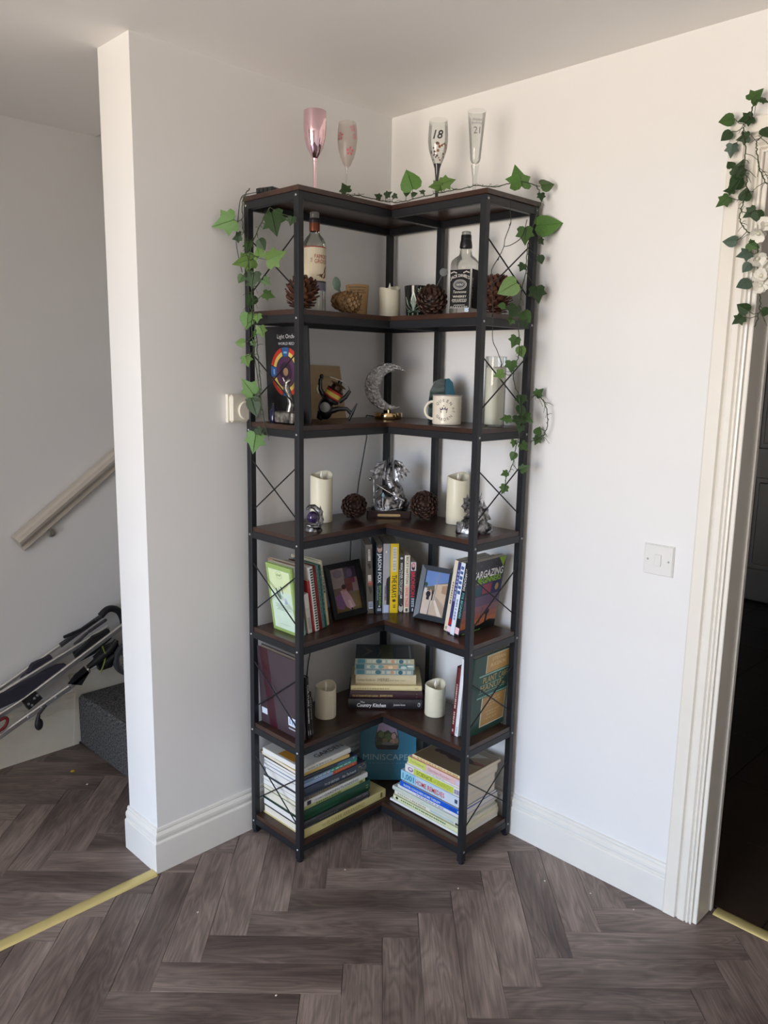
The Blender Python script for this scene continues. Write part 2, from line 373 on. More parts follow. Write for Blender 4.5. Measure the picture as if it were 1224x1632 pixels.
# ------------------------------------------------------------------ corner shelving unit
G, D, LL, HT = 0.023, 0.274, 0.633, 2.0157
T = [.0675+(HT-.0675)/6*k for k in range(7)]; PWD = 0.020; BT = 0.014; BH = 0.022
frame_m = mat('black_steel', (0.010, 0.011, 0.014), 0.45, 0.0, var=0.15, vscale=20, bump=0.06, bscale=400)
def board_material():
    m = bpy.data.materials.new('rustic_board'); m.use_nodes = True; N = m.node_tree.nodes; L = m.node_tree.links; b = N['Principled BSDF']
    tc = N.new('ShaderNodeTexCoord'); mp = N.new('ShaderNodeMapping'); mp.inputs['Scale'].default_value = (4, 45, 30)
    L.new(tc.outputs['Object'], mp.inputs[0])
    n = N.new('ShaderNodeTexNoise'); n.inputs['Scale'].default_value = 1; n.inputs['Detail'].default_value = 6; n.inputs['Distortion'].default_value = .5; L.new(mp.outputs[0], n.inputs['Vector'])
    n2 = N.new('ShaderNodeTexNoise'); n2.inputs['Scale'].default_value = 7; n2.inputs['Detail'].default_value = 3; L.new(tc.outputs['Object'], n2.inputs['Vector'])
    r = N.new('ShaderNodeValToRGB'); e = r.color_ramp.elements; e[0].position = .3; e[0].color = (*srgb(34, 23, 19), 1); e[1].position = .75; e[1].color = (*srgb(80, 52, 40), 1)
    ad = N.new('ShaderNodeMath'); ad.operation = 'MULTIPLY_ADD'; ad.inputs[1].default_value = .55; L.new(n2.outputs['Fac'], ad.inputs[0])
    m3 = N.new('ShaderNodeMath'); m3.operation = 'MULTIPLY'; m3.inputs[1].default_value = .45; L.new(n.outputs['Fac'], m3.inputs[0]); L.new(m3.outputs[0], ad.inputs[2])
    L.new(ad.outputs[0], r.inputs[0]); L.new(r.outputs[0], b.inputs['Base Color'])
    b.inputs['Roughness'].default_value = .3; b.inputs['Specular IOR Level'].default_value = 0.45
    return m
board_m = board_material()
unit = empty('corner_shelf_unit', (-D, -D, 0)); tag(unit, 'tall black steel corner shelving unit with seven dark brown boards', 'shelf')
def up_(o): o.location -= unit.location; return o
posts = {'LR': (-LL, -G-PWD), 'LF': (-LL, -D), 'BR': (-G-PWD, -D), 'RR': (-G-PWD, -LL), 'RF': (-D, -LL), 'CO': (-G-PWD, -G-PWD)}
for k, (x, y) in posts.items():
    b = MB().box(x, x+PWD, y, y+PWD, 0.008, HT-BT, ch=0.0012)
    o = up_(b.build('post', frame_m, unit))
    f = up_(MB().lathe([(0.008, 0.0), (0.010, 0.002), (0.010, 0.008), (0.005, 0.009)], 12, Matrix.Translation((x+PWD/2, y+PWD/2, 0)), cap=True).build('levelling_foot', frame_m, o)); f.location += unit.location
for k, z in enumerate(T):
    top = k == 6
    zb = z-BT; i0 = 0 if top else PWD; fo = 0 if top else 0.003
    # left wing (reaches the corner) and right wing board
    if top:
        up_(MB().box(-LL-.002, -G, -D-.002, -G, zb, z, ch=.0012).build('shelf_board', board_m, unit))
        up_(MB().box(0, LL-D+0.002, 0, D-G+0.002, zb, z, ch=.0012).build('shelf_board', board_m, unit, M=basis((-G, -D-0.0022, 0), (0, -1, 0), (-1, 0, 0), (0, 0, 1)) if False else basis((-D-.002, -D-.0022, 0), (0, -1, 0), (1, 0, 0), (0, 0, 1))))
    else:
        poly = [(-LL+0.003, -D+PWD), (-LL+PWD, -D+PWD), (-LL+PWD, -D+fo), (-D-0.0005, -D+fo), (-D-0.0005, -D+.0005), (-G-PWD-.001, -D+.0005), (-G-PWD-.001, -D+PWD+.001), (-G-.003, -D+PWD+.001), (-G-.003, -G-PWD-.001), (-G-PWD-.001, -G-PWD-.001), (-LL+PWD, -G-PWD-.001), (-LL+0.003, -G-PWD-.001)]
        up_(MB().prism(poly, zb, z).build('shelf_board', board_m, unit))
        # right board local: x runs along -Y
        p2 = [(0.0, D-G-PWD-.001), (LL-D-PWD, D-G-PWD-.001), (LL-D-.003, D-G-PWD-.001), (LL-D-.003, PWD), (LL-D-PWD, PWD), (LL-D-PWD, fo), (0.0, fo)]
        up_(MB().prism(p2, zb, z).build('shelf_board', board_m, unit, M=basis((-D, -D, 0), (0, -1, 0), (1, 0, 0), (0, 0, 1))))
    z0, z1 = zb-BH, zb
    beams = [(-LL+PWD, -D+PWD-.002, -D+.001, -D+PWD-.002), (-LL+.001, -LL+PWD-.002, -D+PWD, -G-PWD), (-D+.001, -D+PWD-.002, -LL+PWD, -D), (-D+PWD, -G-PWD, -LL+.001, -LL+PWD-.002),
             (-LL+PWD, -G-PWD, -G-PWD+.002, -G-.001), (-G-PWD+.002, -G-.001, -LL+PWD, -D), (-D+PWD-.002, -G-PWD, -D+.0012, -D+PWD-.0022), (-G-PWD+.002, -G-.001, -D+PWD, -G-PWD)]
    for (x0, x1, y0, y1) in beams:
        up_(MB().box(x0, x1, y0, y1, z0, z1, ch=.001).build('beam', frame_m, unit))
    # bolts on the posts' outer faces at beam height
    for (x, y, d) in [(-LL, -D+PWD/2, (-1, 0, 0)), (-LL, -G-PWD/2, (-1, 0, 0)), (-D+PWD/2, -LL, (0, -1, 0)), (-G-PWD/2, -LL, (0, -1, 0))]:
        dv = Vector(d); M = basis((x, y, zb-BH/2), *(frame(dv)), dv)
        up_(MB().lathe([(0.0035, 0), (0.0035, 0.001), (0.002, 0.0022), (0.0005, 0.0022)], 10, M).build('bolt', mat('bolt_steel', (0.45, 0.45, 0.46), 0.3, 0.9), unit, smooth=40))
# thin crossed braces in every bay of both ends
for k in range(6):
    za, zb_ = T[k]+0.050, T[k+1]-0.112
    for end in (0, 1):
        for s in (0, 1):
            q0, q1 = (-D+PWD*.6, -G-PWD*.6) if s == 0 else (-G-PWD*.6, -D+PWD*.6)
            if end == 0: p0, p1 = Vector((-LL+.006+.006*s, q0, za)), Vector((-LL+.006+.006*s, q1, zb_))
            else: p0, p1 = Vector((q0, -LL+.006+.006*s, za)), Vector((q1, -LL+.006+.006*s, zb_))
            up_(MB().tube([p0, p1], 0.0021, 8).build('brace', frame_m, unit))
# ------------------------------------------------------------------ printed surfaces and books
PRINT = attr_mat('cover_print', 0.38); PAGE = mat('page_paper', srgb(222, 214, 196), 0.85, var=0.10, stretch=(2, 2, 900), vscale=1.0)
PAGEW = mat('page_paper_white', srgb(224, 221, 214), 0.85, var=0.08, stretch=(2, 2, 900), vscale=1.0)
def ink(r, g, b): return mat('ink_%d_%d_%d' % (r, g, b), srgb(r, g, b), 0.5, var=0.03)
class Print:
    """flat printing: coloured patches on a plane; fn(a, b, lift) -> local point"""
    def __init__(s, fn): s.fn = fn; s.mb = MB(); s.k = 0; s.st = 0.00006
    def poly(s, pts, col):
        s.k += 1; s.mb.col = srgb(*col); s.mb.poly([s.fn(a, b, 0.00015+s.k*s.st*0.35) for a, b in pts]); return s
    def rect(s, a0, a1, b0, b1, col): return s.poly([(a0, b0), (a1, b0), (a1, b1), (a0, b1)], col)
    def disc(s, a, b, ra, rb, col, n=20): return s.poly([(a+ra*math.cos(2*math.pi*i/n), b+rb*math.sin(2*math.pi*i/n)) for i in range(n)], col)
    def bars(s, a0, a1, b0, b1, col, n=6, seed=1):
        rr = random.Random(seed); x = a0; wd = (a1-a0)/n
        for i in range(n): s.rect(x, x+wd*rr.uniform(.55, .9), b0, b1, col); x += wd
        return s
    def build(s, parent, name='print', m=None): return s.mb.build(name, m or PRINT, parent)
def book(label, M, h, W, T, col, pages=None, hard=True, group=None, spine=None, spine_text=(), front=None, front_text=(), back=None, back_text=(), round_=True, name='book', rough=0.38):
    t = 0.0024 if hard else 0.0009; e = 0.003 if hard else 0.0003; t = min(t, T*.2)
    root = empty(name, M=M); tag(root, label, 'book', group)
    bul = min(0.0035, T*.14) if (hard and round_) else 0
    prof = [(W, 0), (0.001, 0)]+[(-bul*math.sin(math.pi*i/6), T*i/6) for i in range(1, 6)]+[(0.001, T), (W, T), (W, T-t), (t, T-t), (t, t), (W, t)]
    MB().prism(prof, 0, h, axes=lambda y, z, x: (x, y, z)).build('cover', mat('cover_%d_%d_%d_%d' % (*col, int(rough*100)), srgb(*col), rough, var=0.07, vscale=20), root, smooth=40)
    MB().box(e, h-e, t, W-e, t*1.02, T-t*1.02).build('pages', pages or PAGE, root)
    if spine:
        def sf(a, b, l): return Vector((a*h, -l-bul*math.sin(math.pi*min(max(b, 0), 1)), b*T))
        p = Print(sf)
        for it in spine: getattr(p, it[0])(*it[1:])
        p.build(root)
    def txt(items, base):
        for it in items:
            s, a, b, size, c = it[:5]; kw = it[5] if len(it) > 5 else {}
            lettering(s, size, ink(*c), root, base(a, b, kw.pop('down', False)), **kw)
    txt(spine_text, lambda a, b, dn: basis((a*h, -bul-0.0006, b*T), (1, 0, 0), (0, 0, 1), (0, -1, 0)))
    if front:
        p = Print(lambda a, b, l: Vector(((1-b)*h, a*W, T+l)))
        for it in front: getattr(p, it[0])(*it[1:])
        p.build(root)
    txt(front_text, lambda a, b, dn: basis(((1-b)*h, a*W, T+0.0009), (1, 0, 0) if dn else (0, 1, 0), (0, 1, 0) if dn else (-1, 0, 0), (0, 0, 1)))
    if back:
        p = Print(lambda a, b, l: Vector(((1-b)*h, (1-a)*W, -l)))
        for it in back: getattr(p, it[0])(*it[1:])
        p.build(root)
    txt(back_text, lambda a, b, dn: basis(((1-b)*h, (1-a)*W, -0.0009), (0, -1, 0), (-1, 0, 0), (0, 0, -1)))
    return root
def stand(x, y, z, n, h, T, lean=0.0):
    """upright book, spine facing n (horizontal), lowest corner on z; (x,y) is the spine's lower corner on the left-hand side; lean>0 tips the top to the left"""
    n = Vector((n[0], n[1], 0)).normalized(); s = Vector((0, 0, -1)); t = n.cross(s)
    c, q = math.cos(R(lean)), math.sin(R(lean)); s2 = s*c+t*q; t2 = t*c-s*q
    P = Vector((x, y, z+0.0006))
    if lean < 0: P = P-Vector((0, 0, 1))*min(0, (t2*T).z)
    return basis(P-s2*h, s2, -n, t2)
def lay(x, y, z, s, yaw=0.0):
    s = Matrix.Rotation(R(yaw), 3, 'Z') @ Vector((s[0], s[1], 0)).normalized(); u = Vector((0, 0, 1))
    return basis((x, y, z+0.0004), s, u.cross(s), u)

# --- second board up from the desk-height row: paperbacks and photographs (z = T[2])
z2 = T[2]; nL, nR, nD = (0, -1), (-1, 0), (-0.607, -0.795)
g1 = 'thin cookery books leaning in the left wing'
ON = (88, 104, 96)
book('pale green cookery book showing an onion drawing, leftmost of the leaning row', stand(-0.5900, -0.218, z2, nL, .222, .012, 8.2), .222, .122, .012, (146, 172, 98), group=g1, hard=True,
     back=[('rect', .09, .93, .05, .93, (204, 224, 204)), ('rect', .10, .92, .62, .92, (210, 224, 176)), ('poly', [(.30, .64), (.36, .54), (.45, .49), (.47, .52), (.40, .58), (.34, .66)], ON), ('poly', [(.50, .70), (.58, .68), (.60, .60), (.57, .58), (.56, .65), (.50, .67)], ON),
           ('poly', [(.42, .70), (.47, .60), (.50, .50), (.46, .50), (.43, .60)], (110, 134, 120)), ('disc', .64, .49, .12, .055, (214, 226, 226)), ('disc', .66, .485, .08, .05, (176, 196, 204)), ('disc', .60, .50, .05, .04, (226, 234, 232)), ('disc', .50, .86, .13, .055, (150, 172, 120)), ('disc', .50, .86, .12, .05, (210, 224, 176)),
           ('rect', .22, .78, .415, .42, ON), ('rect', .26, .82, .395, .40, ON), ('rect', .22, .74, .375, .38, ON), ('rect', .30, .84, .355, .36, ON), ('rect', .26, .70, .335, .34, ON), ('rect', .32, .72, .12, .123, (120, 140, 120))],
     back_text=[('chef', .50, .845, .013, (130, 150, 105), dict(center=True))])
book('white paperback squeezed between the green onion book and a teal one', stand(-0.5755, -0.215, z2, nL, .224, .008, 8.2), .224, .12, .008, (226, 230, 220), hard=False, group=g1)
book('grey-teal cookery book just right of the green onion book', stand(-0.5670, -0.217, z2, nL, .218, .009, 8.2), .218, .12, .009, (120, 158, 150), hard=False, group=g1)
book('tan brown cookery book in the middle of the leaning row', stand(-0.5575, -0.205, z2, nL, .226, .010, 8.2), .226, .14, .010, (140, 116, 92), hard=False, group=g1)
book('short off-white booklet standing in front of the leaning row', stand(-0.5470, -0.214, z2, nL, .130, .018, 8.2), .130, .12, .018, (196, 190, 178), hard=False, pages=PAGEW, group=g1, spine=[('rect', 0, .35, .1, .9, (208, 202, 190)), ('rect', .6, .9, .2, .8, (170, 160, 146))])
book('thin pinkish red booklet beside the spiral-bound book', stand(-0.5230, -0.210, z2, nL, .170, .007, 8.2), .170, .12, .007, (178, 58, 62), hard=False, group=g1)
bk = book('white comb-bound recipe book in the leaning row', stand(-0.5145, -0.211, z2, nL, .212, .016, 8.2), .212, .13, .016, (226, 224, 216), hard=False, pages=PAGEW, group=g1)
cb = MB()
for i in range(24): cb.box(.006+i*.0085, .0105+i*.0085, -0.0022, 0.0, .003, .013, ch=.0008)
cb.build('comb_binding', mat('comb_plastic', srgb(60, 60, 62), .4), bk)
book('dark red cookery book right of the comb-bound book', stand(-0.4965, -0.206, z2, nL, .210, .015, 8.2), .210, .13, .015, (122, 34, 32), group=g1, spine=[('rect', .62, .78, .15, .85, (196, 150, 110)), ('rect', .1, .5, .35, .6, (150, 60, 56))])
book('pale teal cookery book beside the dark red one', stand(-0.4795, -0.200, z2, nL, .210, .013, 8.2), .210, .13, .013, (116, 150, 146), group=g1, spine=[('bars', .05, .9, .35, .6, (70, 110, 110), 14, 3)])
book('bottle green cookery book second from the framed girl photo', stand(-0.4650, -0.197, z2, nL, .208, .011, 8.2), .208, .13, .011, (28, 96, 92), group=g1, spine=[('bars', .08, .8, .3, .7, (90, 150, 140), 9, 5)])
book('cream book with a mustard foot, next to the framed girl photo', stand(-0.4525, -0.190, z2, nL, .218, .013, 8.2), .218, .14, .013, (216, 206, 172), group=g1, spine=[('rect', .55, 1, 0, 1, (196, 152, 66)), ('bars', .1, .5, .3, .7, (60, 60, 60), 9, 8)])
# upright biographies across the corner
g2 = 'upright biographies across the inner corner'
ex = Vector((.795, -.607, 0)); org = Vector((-.264, -.186, 0)); off = 0.0
def mid(label, T_, h, W, col, lean=0.0, gap=.0012, back_off=0.0, **k):
    global off
    P = org+ex*off-Vector((nD[0], nD[1], 0))*back_off; off += T_+gap
    return book(label, stand(P.x, P.y, z2, nD, h, T_, lean), h, W, T_, col, hard=k.pop('hard', False), group=g2, **k)
off = -.002
mid('grey-brown camouflage biography, leftmost in the corner row', .022, .238, .150, (98, 92, 82), 2.2, gap=.006, spine=[('rect', .0, .06, 0, 1, (120, 114, 104)), ('bars', .07, .24, .35, .72, (214, 208, 198), 10, 4), ('poly', [(.28, .2), (.36, .5), (.33, .8), (.27, .6)], (60, 58, 52)), ('bars', .44, .56, .25, .75, (226, 220, 210), 5, 6), ('bars', .53, .60, .3, .9, (190, 92, 84), 3, 9), ('poly', [(.6, .2), (.72, .5), (.68, .9), (.62, .7)], (66, 60, 52)), ('rect', .83, .93, .25, .9, (214, 220, 230)), ('bars', .84, .92, .3, .85, (96, 110, 140), 6, 3)])
mid('navy biography with big white lettering and a face at the top', .0225, .240, .152, (40, 52, 66), spine=[('rect', 0, .02, 0, 1, (24, 26, 30)), ('disc', .07, .5, .055, .38, (196, 166, 150)), ('disc', .035, .5, .03, .36, (90, 74, 66)), ('rect', .055, .065, .3, .44, (70, 50, 46)), ('rect', .055, .065, .56, .7, (70, 50, 46)), ('rect', .10, .108, .38, .62, (150, 100, 96)), ('disc', .90, .55, .012, .12, (240, 240, 240)), ('bars', .93, .97, .25, .85, (180, 190, 200), 2, 5)],
    spine_text=[('JASON FOX', .135, .27, .0165, (238, 240, 240), dict(width=.103, bold=.02)), ('BATTLE SCARS', .60, .52, .0085, (150, 190, 70), dict(width=.068, bold=.01)), ('THE EXPLOSIVE', .60, .22, .0048, (200, 205, 210), dict(width=.05))])
mid('silver-grey biography with a dark silhouette on its spine', .0235, .240, .152, (172, 172, 174), spine=[('poly', [(.46, 1), (.50, .55), (.58, .45), (.62, .5), (.88, .55), (.88, 1)], (44, 44, 50)), ('bars', .60, .82, .25, .5, (96, 98, 104), 10, 3), ('rect', .88, .99, .15, .85, (196, 206, 236)), ('rect', .1, .13, .35, .5, (236, 236, 236))])
mid('bright yellow gangster biography with black lettering', .0275, .240, .152, (232, 198, 40), spine=[('rect', .05, .40, .22, .78, (226, 222, 206)), ('bars', .07, .22, .3, .7, (196, 190, 170), 4, 3), ('bars', .24, .39, .3, .7, (196, 190, 170), 4, 8), ('bars', .88, .93, .4, .7, (150, 110, 30), 2, 1), ('disc', .82, .5, .02, .22, (90, 66, 20))],
    spine_text=[('THE KRAYS', .45, .20, .0235, (28, 22, 14), dict(width=.078, bold=.01))])
mid('charcoal paperback with white capital lettering and a pale head', .0185, .200, .128, (62, 62, 62), back_off=.002, spine=[('disc', .055, .5, .02, .25, (200, 200, 200)), ('disc', .92, .5, .07, .42, (196, 194, 188)), ('poly', [(.84, .2), (.87, .8), (.9, .6), (.88, .2)], (40, 38, 38)), ('bars', .25, .7, .08, .2, (180, 180, 180), 12, 3)],
    spine_text=[('WHATEVER YOU SAY I AM', .13, .30, .0118, (230, 228, 222), dict(width=.124, bold=.01))])
mid('cream paperback with black and red lettering in the corner row', .0185, .199, .128, (236, 226, 204), back_off=.002, spine=[('rect', .53, .91, .12, .88, (240, 196, 180)), ('bars', .93, .985, .3, .7, (60, 50, 46), 2, 2)],
    spine_text=[('RICKY HATTON', .03, .25, .0125, (40, 36, 34), dict(width=.092)), ('TALES', .74, .25, .0125, (196, 60, 52), dict(width=.032)), ('VICE', .56, .25, .0125, (214, 90, 80), dict(width=.03))])
mid('dark paperback with red lettering and a bearded face', .0205, .175, .118, (52, 58, 68), back_off=.002, spine=[('rect', .0, .17, .1, .95, (226, 214, 222)), ('disc', .07, .5, .06, .32, (206, 120, 130)), ('disc', .115, .5, .045, .28, (70, 50, 54)), ('disc', .07, .5, .035, .2, (226, 190, 190)), ('bars', .72, .90, .30, .48, (210, 216, 224), 4, 3), ('bars', .72, .90, .54, .72, (190, 200, 210), 4, 5), ('rect', .92, .98, .4, .6, (220, 220, 220))],
    spine_text=[('BRONSON', .19, .18, .0185, (206, 66, 78), dict(width=.088, bold=.03))])
# right-hand leaning group with the astronomy guide at the end of the wing
g3 = 'guides leaning in the right wing'
xr = -0.222
book('cream paperback beside the framed street photo', stand(xr+.012, -0.476, z2, nR, .238, .0185, -9), .238, .150, .0185, (222, 212, 190), hard=False, group=g3, spine=[('rect', 0, 1, .82, 1, (226, 184, 176)), ('bars', .30, .62, .35, .62, (120, 112, 100), 9, 3), ('rect', .93, .97, .3, .6, (150, 140, 120))])
book('navy and white paperback with a red corner near the right front post', stand(xr+.004, -0.4965, z2, nR, .236, .015, -9), .236, .155, .015, (54, 58, 110), hard=False, group=g3, spine=[('bars', .1, .55, .3, .7, (150, 156, 206), 9, 4), ('poly', [(.78, 0), (.9, 0), (.86, .9), (.80, .6)], (176, 30, 36)), ('rect', .90, .985, 0, 1, (236, 206, 220))])
book('white paperback with slanting blue lettering in the right wing', stand(xr-.002, -0.5135, z2, nR, .240, .016, -9), .240, .160, .016, (222, 230, 240), hard=False, group=g3, spine=[('bars', .05, .45, .15, .85, (66, 96, 150), 6, 4), ('bars', .5, .8, .3, .7, (140, 160, 190), 7, 2)])
ST = [('rect', 0, 1, .0, 1, (62, 58, 78)), ('rect', 0, 1, .74, 1, (52, 52, 62)), ('rect', 0, 1, .56, .70, (78, 62, 92)), ('rect', .0, 1, .34, .50, (104, 84, 112)), ('rect', 0, 1, .24, .36, (140, 96, 104)), ('rect', 0, 1, .16, .26, (166, 98, 80)), ('rect', 0, 1, .09, .18, (190, 112, 70)),
      ('rect', .02, .20, .52, .64, (170, 100, 76)), ('rect', .24, .44, .52, .64, (40, 84, 96)), ('rect', .46, .70, .53, .66, (150, 66, 86)), ('rect', .72, .98, .50, .68, (44, 36, 92)), ('disc', .86, .59, .05, .05, (176, 150, 90)), ('disc', .08, .58, .05, .05, (226, 140, 90)),
      ('poly', [(0, 0), (1, 0), (1, .10), (.80, .13), (.6, .10), (.42, .07), (.3, .045), (0, .04)], (16, 18, 16)), ('poly', [(.66, .10), (.72, .10), (.72, .22), (.68, .22)], (20, 16, 20)), ('disc', .70, .25, .065, .045, (18, 14, 20)), ('poly', [(.50, .11), (.52, .11), (.56, .34), (.55, .34)], (40, 30, 40)),
      ('poly', [(.80, 1), (1, 1), (.95, .86)], (146, 190, 60)), ('bars', .08, .60, .015, .028, (120, 170, 60), 6, 2)]
rs = random.Random(4)
for i in range(26): ST.append(('disc', rs.uniform(.05, .95), rs.uniform(.86, .99), .004, .003, (200, 200, 220), 5))
book('astronomy guide with a night sky cover facing the right end of the shelf', stand(xr-.004, -0.5315, z2, nR, .242, .019, -9), .242, .180, .019, (22, 24, 28), hard=False, group=g3, front=ST,
     front_text=[('STARGAZING', .05, .765, .034, (240, 240, 240), dict(width=.165, bold=.02)), ('BEGINNERS', .28, .685, .027, (150, 200, 60), dict(width=.118, bold=.02)), ('FOR', .02, .685, .027, (220, 220, 220), dict(width=.040)), ('dk', .06, .86, .014, (220, 220, 220), dict(bold=.03))],
     spine=[('rect', .88, .97, .1, .9, (240, 200, 210))], spine_text=[('STARGAZING', .08, .3, .012, (236, 236, 236), dict(width=.07)), ('FOR BEGINNERS', .40, .3, .012, (120, 200, 206), dict(width=.085))])

# --- board below (z = T[1])
z1 = T[1]; g4 = 'dark library books at the left end'
book('large plum and maroon library book with white stickers at the left end', stand(-0.604, -0.250, z1, nL, .262, .020, 3.5), .262, .205, .020, (66, 54, 60), group=g4, rough=.3,
     back=[('poly', [(.22, 0), (.42, 0), (.26, 1), (.06, 1)], (58, 16, 28)), ('rect', .03, .17, .12, .20, (206, 214, 226)), ('rect', .70, .92, .13, .24, (226, 234, 244)), ('bars', .72, .9, .15, .22, (150, 170, 200), 3, 4), ('rect', .70, .95, .085, .10, (190, 196, 204))])
book('tall black book with white lettering down its spine, behind the left front post', stand(-0.583, -0.254, z1, nL, .205, .014, 3), .205, .16, .014, (20, 20, 22), group=g4, spine=[('bars', .50, .75, .3, .6, (200, 200, 200), 10, 3), ('rect', .86, .94, .2, .8, (200, 206, 210))], spine_text=[('CULTURE', .12, .3, .0095, (222, 222, 222), dict(width=.072))])
book('thin black book with a white sticker left of the pillar candle', stand(-0.568, -0.250, z1, nL, .150, .011, 3), .150, .14, .011, (26, 26, 26), group=g4, spine=[('rect', .84, .94, .1, .9, (210, 214, 216)), ('bars', .1, .6, .35, .6, (140, 140, 140), 10, 6)])
book('slim black folder leaning behind the left pillar candle', stand(-0.556, -0.235, z1, nL, .112, .006, 4), .112, .15, .006, (16, 17, 18), hard=False, group=g4, spine=[('rect', 0, 1, .1, .3, (120, 124, 120))])
g5 = 'books stacked flat across the inner corner'
sx = Vector((1, -1, 0)).normalized(); sy = Vector((1, 1, 0)).normalized(); zz = z1
def stk(label, T_, L, W, col, o=0.0, d=0.0, yaw=0.0, **k):
    global zz
    P = Vector((-.336, -.170, 0))+sx*o+sy*d
    b = book(label, lay(P.x, P.y, zz, sx, yaw), L, W, T_, col, group=g5, **k); zz += T_+.0006; return b
stk('black country kitchen book with white lettering, bottom of the corner stack', .034, .252, .195, (38, 36, 40), d=.004, spine=[('rect', 0, .045, .1, .9, (70, 68, 70)), ('disc', .955, .5, .018, .22, (176, 176, 176))],
    spine_text=[('Country Kitchen', .12, .22, .0185, (236, 236, 236), dict(width=.098, shear=.2, bold=.015)), ('The', .165, .62, .010, (220, 220, 220), dict(shear=.2)), ('Jocasta Innes', .61, .38, .0105, (214, 214, 214), dict(width=.04, shear=.15))])
stk('dark maroon kitchen garden book with gold lettering in the corner stack', .027, .246, .185, (56, 34, 40), o=.006, d=.008, spine=[('rect', .915, .93, .3, .7, (196, 170, 140))], spine_text=[('THE VICTORIAN KITCHEN GARDEN', .03, .28, .0098, (200, 172, 112), dict(width=.088, bold=.01)), ('JENNIFER DAVIES', .41, .32, .0098, (206, 178, 120), dict(width=.044, bold=.01))])
stk('thin cream book in the middle of the corner stack', .0175, .242, .180, (214, 200, 152), o=.008, d=.010, yaw=.5, spine=[('bars', .05, .55, .3, .6, (180, 164, 116), 14, 3), ('rect', .9, .95, .3, .7, (190, 176, 130))])
stk('thick cream herb book with grey lettering in the corner stack', .034, .206, .150, (206, 192, 156), o=.024, d=.024, spine=[('rect', .905, .93, .2, .85, (170, 156, 120))], spine_text=[('Ladies Guide to', .04, .36, .0118, (140, 128, 100), dict(width=.058)), ('HERBS', .37, .34, .0155, (122, 108, 84), dict(width=.038)), ('and their uses', .565, .38, .008, (150, 138, 110), dict(width=.052))])
FLO = [('rect', .0, 1, 0, 1, (150, 164, 156)), ('rect', .02, .16, .05, .95, (60, 112, 118)), ('rect', .20, .40, .2, .8, (196, 196, 176)), ('rect', .46, .72, .1, .9, (198, 166, 124)), ('rect', .74, .90, .3, .9, (86, 132, 128)), ('rect', .88, .98, .5, .75, (232, 230, 220)), ('disc', .44, .5, .05, .3, (110, 150, 148)), ('disc', .30, .5, .05, .35, (120, 156, 150)), ('disc', .60, .4, .04, .3, (226, 200, 160)), ('disc', .82, .4, .05, .3, (190, 200, 190))]
FL2 = [('rect', .0, 1, 0, 1, (140, 158, 156)), ('rect', .04, .17, .1, .9, (70, 124, 132)), ('bars', .2, .98, .2, .8, (190, 192, 172), 9, 2), ('disc', .4, .5, .05, .4, (70, 116, 120)), ('disc', .64, .5, .03, .4, (196, 150, 110)), ('disc', .78, .5, .04, .4, (60, 104, 110))]
stk('teal flowered notebook, third from the top of the corner stack', .0185, .200, .142, (92, 110, 108), o=.020, d=.020, spine=FL2, round_=False)
stk('flowered notebook with a peach patch, second from the top of the corner stack', .0185, .202, .142, (96, 112, 110), o=.021, d=.021, spine=FLO, round_=False)
stk('flowered notebook with a dark geometric cover, top of the corner stack', .0185, .200, .142, (54, 60, 58), o=.022, d=.022, round_=False, spine=[('rect', 0, 1, 0, 1, (158, 162, 140))]+FL2[1:]+[('rect', .93, 1, 0, 1, (178, 172, 140))],
    front=[('rect', .02, .98, .02, .98, (52, 58, 56)), ('rect', .02, .98, .36, .56, (84, 86, 52)), ('poly', [(.1, .9), (.5, .70), (.9, .9), (.5, .78)], (110, 104, 88)), ('poly', [(.1, .62), (.5, .54), (.9, .62), (.5, .58)], (112, 104, 84)), ('rect', .05, .95, .05, .08, (150, 150, 140)), ('rect', .1, .8, .1, .3, (70, 78, 76))])
